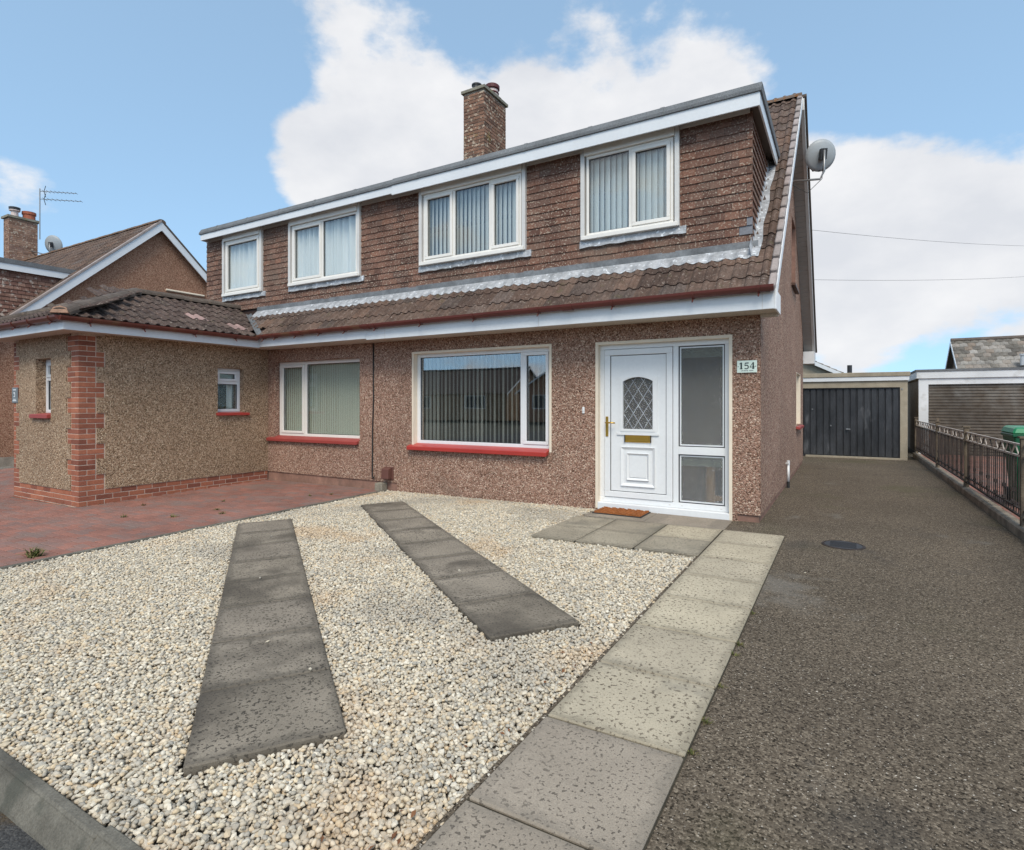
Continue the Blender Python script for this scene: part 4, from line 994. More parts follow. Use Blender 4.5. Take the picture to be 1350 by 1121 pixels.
for i, v in enumerate(mb.v): mb.v[i] = (v[0], v[1], -.35 if v[2] < -.1 else gz(v[0], v[1])+.008)
mb.build('edging', 'kerb', kind='structure', bevel=.006)
# kerb of the front garden, one stone after another
kroot = sheet('kerb', -20, -.33, -6.15, -6.064, 'kerb', -.10)
x = -.33
KME = MB().prism([(0, -.16), (-.095, -.16), (-.095, -.085), (-.060, -.026), (-.044, -.018), (-.040, -.001), (0, 0)], -.452, .452, 'x').mesh('kerb_stone', 'kerb', bevel=.006)
while x > -12:
    c = x-.455; inst('kerb_stone', KME, kroot, (c, -6.062, gz(c, -6.06)+.004+rnd.uniform(-.002, .002)), (0, 0, rnd.uniform(-.004, .004))); x -= .912
# slabs
SLAB = {}
def slab(mat, parent, x, y, yaw, w=.594, l=.594, top=.012):
    w -= .008; l -= .006
    key = (mat, round(w, 3), round(l, 3))
    if key not in SLAB: SLAB[key] = MB().box(-w/2, w/2, -l/2, l/2, -.05, 0).mesh('slab', mat, bevel=.007)
    sx = (gz(x+.25, y)-gz(x-.25, y))/.5; sy = (gz(x, y+.25)-gz(x, y-.25))/.5
    nv = Vector((-sx+rnd.uniform(-.002, .002), -sy+rnd.uniform(-.002, .002), 1)).normalized()
    q = Vector((0, 0, 1)).rotation_difference(nv) @ Quaternion((0, 0, 1), yaw)
    inst('slab', SLAB[key], parent, (x, y, gz(x, y)+top+rnd.uniform(-.001, .001)), q.to_euler())
pth = sheet('path', -.298, .300, -6.05, -.60, 'earth', .003)
for i in range(9):
    y = -.9-.6*i; slab('slab_grey' if y < -4.8 else 'slab_pale', pth, .0, y, 0, .594, .592)
mb = MB(); mb.add([(-2.0, -1.795, gz(-2, -1.8)+.005), (-.3, -1.795, gz(-.3, -1.8)+.004), (-.3, -.61, .004), (-2.0, -.61, gz(-2, -.6)+.005)], [(0, 1, 2, 3)]); mb.build('path_joint', 'earth', pth, fix=False)
for r_ in range(2):
    for c_, (xc, w_) in enumerate(((-.60, .594), (-1.20, .594), (-1.755, .505))):
        slab('slab_mid' if not (r_ == 0 and c_ == 0) else 'slab_pale', pth, xc, -.9-.6*r_, 0, w_, .594)
mb = MB(); mb.box(-1.92, -1.18, -.575, -.016, -.08, .004); mb.build('step', 'slab_grey', pth, bevel=.006)
mb = MB(); mb.box(-1.175, -.30, -.575, -.016, -.08, .003); mb.build('step', 'slab_grey', pth, bevel=.006)
STRIPS = [((-1.1425, -5.545), (-5.206, -2.581)), ((-.774, -3.977), (-4.785, -1.017))]
for (p, q) in STRIPS:
    P_, Q_ = Vector(p), Vector(q); d = Q_-P_; n = 8; yaw = math.atan2(d.y, d.x)
    mb = MB()
    nv = Vector((-d.y, d.x)).normalized()*.285; V = []
    for i in range(17):
        c = P_ + d*(.004 + .992*i/16)
        for sg_ in (-1, 1): V.append((c.x+nv.x*sg_, c.y+nv.y*sg_, gz(c.x, c.y)+.004))
    mb.add(V, [(2*i, 2*i+2, 2*i+3, 2*i+1) for i in range(16)]); s_ = mb.build('path', 'earth', fix=False, kind='structure')
    for i in range(n):
        c = P_ + d*(i+.5)/n; slab('slab_dark', s_, c.x, c.y, yaw, d.length/n-.005, .60, .014)
# gravel: two layers of loose stones
def in_slab(x, y, m=.0):
    if x > -2.01+m and x > -2.012 and y > -1.805-m*0 and y < 0 and x > -2.01: 
        if y > -.575 and x > -1.925: return True
        if -1.80 < y < -.60: return True
        if y >= -.60 and x > -2.0: return True
    for (p, q) in STRIPS:
        P_, Q_ = Vector(p), Vector(q); d = Q_-P_; L = d.length; d /= L; r = Vector((x, y))-P_
        if -.004 < r.dot(d) < L+.004 and abs(r.x*d.y-r.y*d.x) < .302: return True
    return False
pts = []; sizes = []; gr = random.Random(3)
for lay, (st, dz, s0, s1) in enumerate(((.0205, -.026, .9, 1.2), (.0195, -.014, .75, 1.2), (.032, -.006, .75, 1.25))):
    yy = -6.045
    while yy < -.002:
        xx = -5.585
        while xx < -.296:
            x = xx + gr.uniform(-.5, .5)*st; y = yy + gr.uniform(-.5, .5)*st
            if -5.59 < x < -.297 and -6.05 < y < .005 and not in_slab(x, y):
                pts.append((x, y, gz(x, y)+dz+gr.uniform(-.005, .005))); sizes.append(gr.uniform(s0, s1)*(.8+.5*gr.random()**2))
            xx += st
        yy += st
for px_, py_ in ((-2.05, -4.88), (-1.55, -5.0), (-3.2, -4.1), (-2.6, -3.9), (-1.9, -3.2), (-1.2, -6.22), (-1.33, -6.27), (-4.4, -3.1), (.55, -1.9), (1.5, -4.2)):
    pts.append((px_, py_, gz(px_, py_) + (.02 if px_ < -.3 and py_ > -6.05 else (.006 if px_ > 0 else -.075)))); sizes.append(1.0)
stones = bpy.data.collections.new('gravel_stone_shapes')
for i in range(7):
    bm = bmesh.new(); bmesh.ops.create_icosphere(bm, subdivisions=1, radius=1)
    q = random.Random(i+20); ax = (q.uniform(.011, .0150), q.uniform(.0082, .0112), q.uniform(.006, .0088))
    for v in bm.verts:
        f = q.uniform(.74, 1.18); v.co = Vector((v.co.x*ax[0]*f, v.co.y*ax[1]*f, v.co.z*ax[2]*f))
    me = bpy.data.meshes.new('stone'); bm.to_mesh(me); bm.free(); me.materials.append(M['stone'])
    for p in me.polygons: p.use_smooth = i % 3 == 0
    stones.objects.link(bpy.data.objects.new('stone', me))
gm = bpy.data.meshes.new('gravel'); gm.from_pydata(pts, [], [])
at = gm.attributes.new('ssize', 'FLOAT', 'POINT'); at.data.foreach_set('value', sizes)
gobj = bpy.data.objects.new('gravel', gm); link(gobj, None, (0, 0, 0), 'loose cream and grey gravel covering the front garden', 'gravel', kind='stuff')
gn = bpy.data.node_groups.new('scatter_stones', 'GeometryNodeTree')
gn.interface.new_socket('Geometry', in_out='INPUT', socket_type='NodeSocketGeometry'); gn.interface.new_socket('Geometry', in_out='OUTPUT', socket_type='NodeSocketGeometry')
gi, go = gn.nodes.new('NodeGroupInput'), gn.nodes.new('NodeGroupOutput')
ci = gn.nodes.new('GeometryNodeCollectionInfo'); ci.inputs['Collection'].default_value = stones; ci.inputs['Separate Children'].default_value = True; ci.inputs['Reset Children'].default_value = True
ip = gn.nodes.new('GeometryNodeInstanceOnPoints'); ip.inputs['Pick Instance'].default_value = True
ri = gn.nodes.new('FunctionNodeRandomValue'); ri.data_type = 'INT'
[s for s in ri.inputs if s.name == 'Min' and s.type == 'INT'][0].default_value = 0; [s for s in ri.inputs if s.name == 'Max' and s.type == 'INT'][0].default_value = 6
rv = gn.nodes.new('FunctionNodeRandomValue'); rv.data_type = 'FLOAT_VECTOR'; rv.inputs[0].default_value = (-.45, -.45, 0); rv.inputs[1].default_value = (.45, .45, 6.283); rv.inputs['Seed'].default_value = 5
na = gn.nodes.new('GeometryNodeInputNamedAttribute'); na.data_type = 'FLOAT'; na.inputs['Name'].default_value = 'ssize'
L = gn.links.new
L(gi.outputs[0], ip.inputs['Points']); L(ci.outputs[0], ip.inputs['Instance'])
L([s for s in ri.outputs if s.type == 'INT'][0], ip.inputs['Instance Index']); L(rv.outputs[0], ip.inputs['Rotation']); L(na.outputs[0], ip.inputs['Scale'])
L(ip.outputs[0], go.inputs[0])
gobj.modifiers.new('scatter', 'NODES').node_group = gn
# block paving: the 300 blocks that show largest are parts, the rest one field
def blocks(root, xa, xb, ya, yb, skip, nsingle):
    cells = []; j = 0; y = ya
    while y < yb-.1:
        x = xa - (.1 if j % 2 else 0)
        while x < xb:
            x0, x1 = max(x, xa), min(x+.2, xb)
            if x1-x0 > .04 and not skip((x0+x1)/2, y+.05): cells.append((x0, x1, y, y+.1))
            x += .2
        y += .1; j += 1
    def size(c):
        cx_, cy_ = (c[0]+c[1])/2, (c[2]+c[3])/2; t = depth(cx_, cy_)
        if t < .5: return 0
        u = ((cx_-.82)*RT[0] + (cy_+7)*RT[1])/t; v = 1.4/t
        return (1/t**3)*(c[1]-c[0]) if abs(u) < .89 and v < .78 and c[1]-c[0] > .15 else 0
    cells.sort(key=size, reverse=True)
    me = MB().box(-.097, .097, -.047, .047, -.03, 0).mesh('paving_block', 'block', bevel=.004)
    for c in cells[:nsingle]:
        x_, y_ = (c[0]+c[1])/2, (c[2]+c[3])/2
        inst('paving_block', me, root, (x_, y_, gz(x_, y_)+rnd.uniform(-.002, .002)), (0, 0, rnd.uniform(-.01, .01)), ((c[1]-c[0]-.006)/.194, 1, 1))
    mb = MB()
    for x0, x1, y0, y1 in cells[nsingle:]:
        z = gz((x0+x1)/2, (y0+y1)/2) + rnd.uniform(-.002, .002); a, b = .003, .007
        mb.add([(x0+a, y0+a, z-.012), (x1-a, y0+a, z-.012), (x1-a, y1-a, z-.012), (x0+a, y1-a, z-.012), (x0+b, y0+b, z), (x1-b, y0+b, z), (x1-b, y1-b, z), (x0+b, y1-b, z)],
               [(4, 5, 6, 7), (0, 1, 5, 4), (1, 2, 6, 5), (2, 3, 7, 6), (3, 0, 4, 7)])
    mb.build('paving_block_field', 'block_stuff', root, fix=False, kind='stuff')
pav = [o for o in col.objects if o.name.startswith('paving') and o.get('kind') == 'structure'][0]
blocks(pav, -16.4, -5.66, -6.05, .0, lambda x, y: LEFT-.02 < x < EX+.02 and y > EYF-.02, 300)
ndr = [o for o in col.objects if o.name.startswith('neighbour_drive')][0]
blocks(ndr, 2.48, 7.0, -3, 12.0, lambda x, y: False, 0)
# weeds in the joints
def tuft(x, y, s, n, label, z=None):
    mb = MB(); r = random.Random(int(x*991+y*77)); z = gz(x, y) if z is None else z
    for i in range(n):
        a = r.uniform(0, 6.28); l = s*r.uniform(.5, 1); w = s*.06; lean = r.uniform(.4, 1.3)
        b = Vector((x+r.uniform(-.4, .4)*s, y+r.uniform(-.3, .3)*s, z-.002)); dr = Vector((math.cos(a)*math.sin(lean), math.sin(a)*math.sin(lean), math.cos(lean))); sd = dr.cross(Vector((0, 0, 1))).normalized()*w
        m_ = b+dr*l*.6; t_ = b+dr*l-Vector((0, 0, l*.25))
        mb.add([b-sd, b+sd, m_+sd*.8, m_-sd*.8, t_], [(0, 1, 2, 3), (3, 2, 4)])
    mb.build('weed_tuft', 'weed', fix=False, label=label, cat='weed', group='weeds growing in paving joints')
WD = 'small weed growing out of a joint of the red block paving'
tuft(-5.85, -4.62, .14, 60, 'largest dry weed clump on the red paving at the gravel edging')
for wx, wy, ws_ in ((-6.55, -2.35, .07), (-6.2, -2.5, .08), (-6.6, -2.9, .08), (-7.2, -3.2, .07), (-6.3, -1.0, .06), (-6.1, -.75, .06), (-7.9, -2.6, .06), (-7.1, -1.9, .06), (-9.4, -4.4, .09)): tuft(wx, wy, ws_, 22, WD)
for wx, wy, ws_ in ((.305, -3.05, .035), (.31, -3.6, .04), (.305, -3.75, .04), (.31, -4.15, .035), (.308, -4.5, .04), (.306, -4.75, .035)): tuft(wx, wy, ws_, 26, 'tiny moss clump in the joint between the pale path and tarmac')
# fallen leaves along the gravel edge
lf = random.Random(8)
LME = MB().add([(-.018, 0, 0), (0, -.010, .004), (.022, 0, .002), (0, .011, .005)], [(0, 1, 2, 3)]).mesh('dead_leaf', surf('dead_leaf', [(.16, .06, .022), (.20, .09, .04), (.11, .045, .02)], rand='object', rough=.8, bump=None), fix=False)
for i in range(34):
    t_ = lf.random()**.7; x_ = -.36-abs(lf.gauss(0, .10)); y_ = -3.6-2.2*t_
    o = inst('dead_leaf', LME, None, (x_, y_, gz(x_, y_)+.006), (lf.uniform(-.4, .4), lf.uniform(-.4, .4), lf.uniform(0, 6.3)), (lf.uniform(.35, .8),)*3, label='brown dead leaf on the gravel beside the pale slab path', cat='leaf', group='dead leaves along the path edge')
# doormat, manhole, standpipe
mt = thing('doormat', 'orange-brown coir doormat with black edge on the front step', 'doormat', (-1.565, -.23, .004))
mb = MB(); mb.box(-1.875, -1.255, -.43, -.035, .0045, .014); mb.build('backing', 'rubber', mt)
mb = MB()
for i in range(26):
    for j in range(16):
        x_, y_ = -1.86+.59*(i+.5)/26, -.41+.36*(j+.5)/16
        h_ = .018 + .012*(math.sin((x_*1.0+y_*1.4)*58) > .1) + rnd.uniform(0, .003)
        mb.box(x_-.0105, x_+.0105, y_-.0105, y_+.0105, .013, h_)
mb.build('coir', 'mat_coir', mt)
mh = thing('manhole_cover', 'small round dark iron cover set in the tarmac drive', 'manhole', (.81, -.70, .0))
mb = MB(); mb.lathe((.81, -.70, .0), [(.185, 0), (.185, .006), (.165, .008), (.165, .004)], 28); mb.build('rim', 'iron', mh)
mb = MB(); mb.lathe((.81, -.70, .0), [(.160, 0), (.160, .007), (.0, .007)], 28)
for i in range(-3, 4): mb.box(.81-.11, .81+.11, -.70+i*.035-.006, -.70+i*.035+.006, .006, .011)
mb.build('lid', 'dark_plastic', mh)
sp = thing('standpipe', 'short white pipe with valve on the gable wall beside the drive', 'pipe', (.035, 3.2, 0))
mb = MB(); mb.tube([(.035, 3.2, .10), (.035, 3.2, .37)], .020, 10); mb.build('pipe', 'white', sp, smooth=True)
mb = MB(); mb.tube([(.035, 3.2, .0), (.035, 3.2, .10)], .023, 10); mb.build('boot', 'rubber', sp)
mb = MB(); mb.tube([(.0, 3.2, .39), (.05, 3.2, .39)], .018, 8).tube([(.035, 3.15, .40), (.035, 3.25, .40)], .014, 8).tube([(.035, 3.2, .37), (.035, 3.2, .44)], .024, 10); mb.build('valve', 'white_old', sp)
# satellite dish on the gable
def dish(name, label, c, aim, r, wallpt, parent_mat='dish'):
    t = thing(name, label, 'satellite dish', wallpt); c = Vector(c); a = Vector(aim).normalized(); up = Vector((0, 0, 1)); s_ = a.cross(up).normalized(); u_ = s_.cross(a)
    mb = MB(); n, m = 24, 5; vs = []
    for side in (0, .012):
        for i in range(m+1):
            rr = r*i/m
            for k in range(n):
                th = 2*math.pi*k/n; vs.append(c + s_*rr*.93*math.cos(th) + u_*rr*math.sin(th) + a*(.20*rr*rr/r - side))
    for b_ in (0, (m+1)*n):
        mb_f = [(b_+i*n+k, b_+i*n+(k+1) % n, b_+(i+1)*n+(k+1) % n, b_+(i+1)*n+k) for i in range(m) for k in range(n)]
        mb.f += mb_f
    mb.v = [tuple(v) for v in vs]; mb.f += [(m*n+k, m*n+(k+1) % n, (2*m+1)*n+(k+1) % n, (2*m+1)*n+k) for k in range(n)]
    mb.build('reflector', 'dish', t, smooth=True)
    tip = c + a*r*1.05 - u_*r*.75
    mb = MB(); mb.tube([c - u_*r*.95 + a*.03, tip], .012, 6); mb.build('feed_arm', 'dark_plastic', t)
    mb = MB(); mb.tube([tip - a*.04 + u_*.02, tip + a*.06 + u_*.0], .028, 8); mb.build('receiver', 'dark_plastic', t)
    back = c - a*.08; w_ = Vector(wallpt)
    mb = MB(); mb.box(-.05, .05, -.05, .05, -.09, .09); mb.v = [tuple(back + s_*p[0] + a*p[1] + u_*p[2]) for p in mb.v]; mb.build('clamp', 'dark_plastic', t)
    mb = MB(); mb.tube([back + u_*.06 - a*.05, back - up*.30 - a*.05, back - up*.38 + (w_-back)*.12 - a*.03, w_], .018, 8); mb.build('mast', 'steel', t, smooth=True)
    mb = MB(); mb.tube([back-up*.2, back-up*.42+a*.05, back-up*.44+(w_-back)*.5, w_-up*.06], .006, 5); mb.build('cable', 'cable', t)
    return t
dish('satellite_dish', 'grey satellite dish on a bent steel arm at the gable', (.47, 4.35, 5.72), (-.36, .9, .25), .27, (.02, 4.15, 5.28))
# ------------------------------------------------------------------ side fence, bin
fc = thing('railing_fence', 'rusty low iron railing with zigzag top along the drive kerb', 'fence', (2.40, 3.5, 0))
fk = sheet('fence_kerb', 2.345, 2.475, -6.16, 11.2, 'kerb_brown', -.02)
y = -6.1
KF = MB().box(-.062, .062, -.448, .448, -.05, .10).mesh('kerb_stone', 'kerb_brown', bevel=.015)
while y < 11:
    inst('kerb_stone', KF, fk, (2.41, y+.45, gz(2.4, y)+rnd.uniform(-.004, .004)), (0, 0, rnd.uniform(-.006, .006))); y += .90
FX = 2.415
posts = [10.9, 7.0, 3.92, .70, -2.5]
for i, py_ in enumerate(posts):
    mb = MB(); mb.box(FX-.03, FX+.03, py_-.03, py_+.03, .09, 1.0); mb.box(FX-.045, FX+.045, py_-.045, py_+.045, 1.0, 1.02)
    if i == 1: mb.prism([(-.03, 1.02), (.03, 1.02), (0, 1.08)], -.02, .02, 'x'); mb.v[-6:] = [(FX+v[0], py_+v[1], v[2]) for v in mb.v[-6:]]
    mb.build('post', 'iron_post', fc)
BAL = MB().box(-.0045, .0045, -.0045, .0045, .17, .80).mesh('baluster', 'iron')
BAL2 = MB().box(-.008, .008, -.008, .008, .17, .80).box(-.016, .016, -.016, .016, .40, .44).box(-.014, .014, -.03, .03, .27, .30).mesh('baluster', 'iron')
for y1, y0 in zip(posts[:-1], posts[1:]):
    for z0, z1, m_ in ((.915, .935, 'iron_pale'), (.795, .815, 'iron_pale'), (.165, .185, 'iron'), (.245, .26, 'iron')):
        mb = MB(); mb.box(FX-.012, FX+.012, y0+.032, y1-.032, z0, z1); mb.build('rail', m_, fc)
    n = int((y1-y0)/.105)
    for i in range(1, n):
        y = y0+(y1-y0)*i/n; inst('baluster', BAL2 if i % 4 == 0 else BAL, fc, (FX, y, 0), (0, 0, rnd.uniform(-.1, .1)))
    n = int((y1-y0)/.16)
    for i in range(n):
        a_, b_ = y0+.05+(y1-y0-.1)*i/n, y0+.05+(y1-y0-.1)*(i+1)/n; za, zb_ = (.812, .918) if i % 2 else (.918, .812)
        mb = MB(); mb.tube([(FX, a_, za), (FX, b_, zb_)], .008, 4); mb.build('brace', 'iron_pale' if i % 3 else 'iron', fc)
bn = thing('wheelie_bin', 'green wheelie bin standing behind the railing fence', 'bin', (2.98, 2.95, .02))
BX, BY = 2.98, 2.95
mb = MB(); mb.hexa([(BX-.20, BY-.24, .06), (BX+.20, BY-.24, .06), (BX+.20, BY+.22, .06), (BX-.20, BY+.22, .06), (BX-.27, BY-.33, .96), (BX+.27, BY-.33, .96), (BX+.27, BY+.30, .96), (BX-.27, BY+.30, .96)]); mb.build('body', 'bin_green', bn, bevel=.015)
mb = MB(); mb.box(BX-.285, BX+.285, BY-.345, BY+.315, .925, .965); mb.build('rim', 'bin_green', bn, bevel=.008)
mb = MB(); mb.hexa([(BX-.29, BY-.36, .965), (BX+.29, BY-.36, .965), (BX+.29, BY+.33, .965), (BX-.29, BY+.33, .965), (BX-.25, BY-.30, 1.05), (BX+.25, BY-.30, 1.05), (BX+.25, BY+.30, 1.06), (BX-.25, BY+.30, 1.06)]); mb.build('lid', 'bin_lid', bn, bevel=.02)
mb = MB(); mb.tube([(BX-.2, BY+.36, .99), (BX+.2, BY+.36, .99)], .016, 8); mb.build('handle', 'bin_green', bn)
for s_ in (-1, 1):
    mb = MB(); mb.tube([(BX+s_*.20, BY+.26, .12), (BX+s_*.25, BY+.26, .12)], .10, 16); mb.build('wheel', 'rubber', bn)
# ------------------------------------------------------------------ garages
g1 = thing('garage', 'flat roofed concrete garage with black ribbed up-and-over door', 'garage', (.6, 12, 0))
GF = front(9.7)
wall('wall', GF, -.95, 2.14, -.1, 1.93, .15, [(-.72, 1.99, -1, 1.765)], 'concrete_post', g1)
mb = MB(); mb.box(2.0, 2.14, 9.851, 15, -.1, 1.93); mb.build('wall', 'concrete_post', g1)
mb = MB(); mb.box(-.95, -.81, 9.851, 15, -.1, 1.93); mb.build('wall', 'concrete_post', g1)
mb = MB(); mb.box(-.81, 2.0, 14.85, 15, -.1, 1.93); mb.build('wall', 'concrete_post', g1)
mb = MB(); mb.box(-1.0, 2.17, 9.66, 15.05, 1.931, 2.03); mb.build('fascia', 'white_fascia', g1)
mb = MB(); mb.box(-1.02, 2.19, 9.64, 15.07, 2.0305, 2.14); mb.build('roof_edge', 'concrete_post', g1, bevel=.01)
dr = MB(); fbox(dr, GF, -.72, 1.99, .03, 1.765, -.10, -.07); dd = dr.build('garage_door', 'garage_black', g1)
n = 18; wdt = 2.69/n
PM = MB().prism([(-wdt/2+.006, 0), (-wdt/2+.022, .022), (wdt/2-.022, .022), (wdt/2-.006, 0)], 0, 1.68, 'z'); PM.v = [(p[0], -p[1], p[2]) for p in PM.v]; PM = PM.mesh('door_panel', 'garage_black')
for i in range(n): inst('door_panel', PM, dd, (-.71+wdt*(i+.5), 9.77, .05))
mb = MB(); frame_ring(mb, GF, -.72, 1.99, .0, 1.765, .03, -.07, -.03); mb.build('door_surround', 'gasket', g1)
mb = MB(); mb.tube([(.88, 9.74, .72), (.88, 9.70, .72)], .022, 8).box(.85, .95, 9.69, 9.71, .705, .735); mb.build('door_handle', 'steel', dd)
for x_, z_ in ((.10, 1.22), (2.03, 1.72), (.52, .80)):
    mb = MB(); mb.tube([(x_, 9.75 if x_ < 2 else 9.70, z_), (x_, 9.72 if x_ < 2 else 9.685, z_)], .018, 8); mb.build('bolt', 'steel', dd)
g2 = thing('garage', 'flat roofed garage with white frame and brown ribbed roller door', 'garage', (4.5, 15, 0))
G2 = front(12.0)
mb = MB(); mb.box(2.60, 2.74, 12.05, 18, -.1, 2.04); mb.build('wall', 'dash_grey', g2)
mb = MB(); mb.box(2.74, 7.2, 17.86, 18, -.1, 2.04); mb.build('wall', 'dash_grey', g2)
mb = MB(); mb.box(7.06, 7.2, 12.05, 17.86, -.1, 2.04); mb.build('wall', 'dash_grey', g2)
mb = MB(); fbox(mb, G2, 2.57, 2.785, -.05, 2.05, -.12, 0); mb.build('door_post', 'white_old', g2)
mb = MB(); fbox(mb, G2, 6.9, 7.2, -.05, 2.05, -.12, 0); mb.build('door_post', 'white_old', g2)
mb = MB(); fbox(mb, G2, 2.786, 6.899, 1.885, 2.05, -.12, -.001); mb.build('lintel', 'white_old', g2)
mb = MB(); mb.box(2.52, 7.25, 11.96, 18.05, 2.051, 2.235); mb.build('fascia', 'white_old', g2)
mb = MB(); mb.box(2.50, 7.27, 11.94, 18.07, 2.2355, 2.29); mb.build('roof_edge', 'felt', g2)
mb = MB(); fbox(mb, G2, 2.786, 6.899, -.02, 1.884, -.10, -.07); rd = mb.build('roller_door', 'roller', g2)
SM = MB().prism([(-.036, 0), (-.022, .02), (.022, .02), (.036, 0)], -2.04, 2.04, 'x'); SM.v = [(p[0], -p[2], p[1]) for p in SM.v]
SM = SM.mesh('door_slat', 'roller')
for i in range(23): inst('door_slat', SM, rd, (4.842, 12.07, .05+.0805*i))

# ------------------------------------------------------------------ next house along, to the left
n2 = thing('house', 'separate brown pebbledash house with white gable boards beyond the left drive', 'house', (-22, 2.4, -.1))
NX, NRY, NRZ, NE = -17.0, 2.4, 6.80, -2.0
def nz2(y): return NRZ - SL*abs(y-NRY)
nw = -1.55; nb = 6.35
mb = MB(); mb.prism([(nw, -.3), (nb, -.3), (nb, nz2(nb)-.1), (NRY, NRZ-.1), (nw, nz2(nw)-.1)], NX-.25, NX, 'x'); mb.build('gable_wall', 'dash_orange', n2)
mb = MB(); mb.box(-28, NX-.251, nw, nw+.25, -.3, 2.9); mb.build('wall', 'dash_orange', n2)
mb = MB(); mb.box(-28, NX-.251, nb-.25, nb, -.3, 2.9); mb.build('wall', 'dash_orange', n2)
mb = MB(); mb.box(NX-.24, NX+.012, nw-.004, nb, -.3, .05); mb.build('plinth', 'mortar_old', n2)
def nslab(y0, y1, x0, x1, lo, hi, name, mat):
    mb = MB(); a, b = nz2(y0), nz2(y1)
    mb.hexa([(x0, y0, a+lo), (x1, y0, a+lo), (x1, y1, b+lo), (x0, y1, b+lo), (x0, y0, a+hi), (x1, y0, a+hi), (x1, y1, b+hi), (x0, y1, b+hi)])
    return mb.build(name, mat, n2)
nr = nslab(NE, NRY, -28.2, NX+.18, -.08, 0, 'roof', 'hung_back'); nslab(NRY, 6.9, -28.2, NX+.18, -.08, 0, 'roof', 'roof_tile_stuff')
nslab(NE, NRY, NX+.181, NX+.215, -.26, -.01, 'bargeboard', 'white_fascia'); nslab(NRY, 6.9, NX+.181, NX+.215, -.26, -.01, 'bargeboard', 'white_fascia')
nslab(NE, NRY-.02, NX+.08, NX+.24, .0, .06, 'verge_edge', 'verge'); nslab(NRY+.02, 6.9, NX+.1, NX+.24, .0, .05, 'verge_edge', 'ridge')
nslab(NE, NRY, NX+.002, NX+.18, -.10, -.081, 'verge_soffit', 'board_grey'); nslab(NRY, 6.85, NX+.002, NX+.18, -.10, -.081, 'verge_soffit', 'board_grey')
fld = MB()
for k in range(20):
    y = NE-.02+k*.3*CP
    if y > NRY-.1: break
    x = NX-.18
    while x > -28:
        if y > .3 or x > NX-.35: roman_tile(fld, Matrix.Translation((x, y, nz2(y)+.03)) @ Matrix.Rotation(TROT[0], 4, 'X'))
        x -= .30
fld.build('roof_tile_field', 'roof_tile_stuff', nr, fix=False, kind='stuff')
ridge_run((NX+.2, NRY, NRZ-.02), (-28, NRY, NRZ-.02), RIDGE_MOSS, nr, ln=.45)
# its dormer: cheek with hung tiles, felt roof
ND = -1.42; NDX = NX-.30
mb = MB(); mb.prism([(ND, nz2(ND)-.05), (ND, 4.82), (.25, 4.82)], NDX-.08, NDX, 'x'); nc = mb.build('dormer_cheek', 'hung_back', n2)
mb = MB(); mb.box(-27.5, NDX-.081, ND, ND+.1, 3.0, 4.82); nf = mb.build('dormer', 'hung_stuff', n2)
ck = MB()
for k in range(18):
    z = nz2(ND)+.1005*k; ymax = (z-NRZ)/SL + NRY + .02
    y = ND-.03 - (.08 if k % 2 else 0)
    if z > 4.75: break
    while y < ymax:
        y0, y1 = max(ND-.03, y), min(ymax, y+.162)
        if y1-y0 > .02: ck.hexa([(NDX+.034, y0, z), (NDX+.034, y1-.004, z), (NDX+.018, y1-.004, z), (NDX+.018, y0, z), (NDX+.014, y0, z+.12), (NDX+.014, y1-.004, z+.12), (NDX, y1-.004, z+.12), (NDX, y0, z+.12)])
        y += .165
ck.build('cheek_tile_field', surf('hung_tile_pale', [(.16, .08, .06), (.21, .11, .08), (.26, .15, .11)], rand='island', fine=(40, .3), blotch=(3, .25), speck=(9, .58, .64, (.55, .46, .38), .85), rough=.9), nc, kind='stuff')
mb = MB(); mb.box(NDX+.10, NDX+.12, ND-.2, .30, 4.70, 4.865); mb.build('dormer_fascia', 'white_fascia', n2)
mb = MB(); mb.box(-27.6, NDX+.0995, ND-.2, ND-.18, 4.70, 4.865); mb.build('dormer_fascia', 'white_fascia', n2)
mb = MB(); mb.box(-27.6, NDX+.10, ND-.18, .28, 4.82, 4.835); mb.build('dormer_soffit', 'soffit_dark', n2)
mb = MB(); mb.prism([(ND-.23, 4.866), (ND-.23, 4.90), (ND-.15, 4.98), (.42, 4.98), (.42, 4.866)], -27.65, NDX+.14, 'x'); mb.build('felt_roof', 'felt', n2)
mb = MB(); mb.tube([(NX+.03, 2.62, 4.83), (NX+.03, 3.80, 4.83)], .035, 6); mb.build('overflow_pipe', 'cream', n2)
c2 = brick_stack(n2, -26.5, -26.0, 1.83, 2.70, 6.2, 8.32, 'chimney', 'mortar_old', 'brick_far', single=False)
mb = MB(); mb.box(-26.56, -25.94, 1.77, 2.76, 8.32, 8.40); mb.build('chimney_cap', 'cap', c2)
mb = MB(); mb.lathe((-26.2, 2.06, 8.40), [(.12, 0), (.11, .22), (.17, .23), (.17, .33), (.14, .34)], 12); mb.build('chimney_pot', 'pot_pale', c2)
mb = MB(); mb.lathe((-26.2, 2.06, 8.66), [(.17, 0), (.18, .10), (.15, .11)], 12); mb.build('pot_cowl', 'dark_plastic', c2)
mb = MB(); mb.lathe((-26.2, 2.50, 8.40), [(.20, 0), (.19, .18), (.22, .20), (.22, .30), (.18, .30)], 14); mb.build('chimney_pot', 'terracotta', c2)
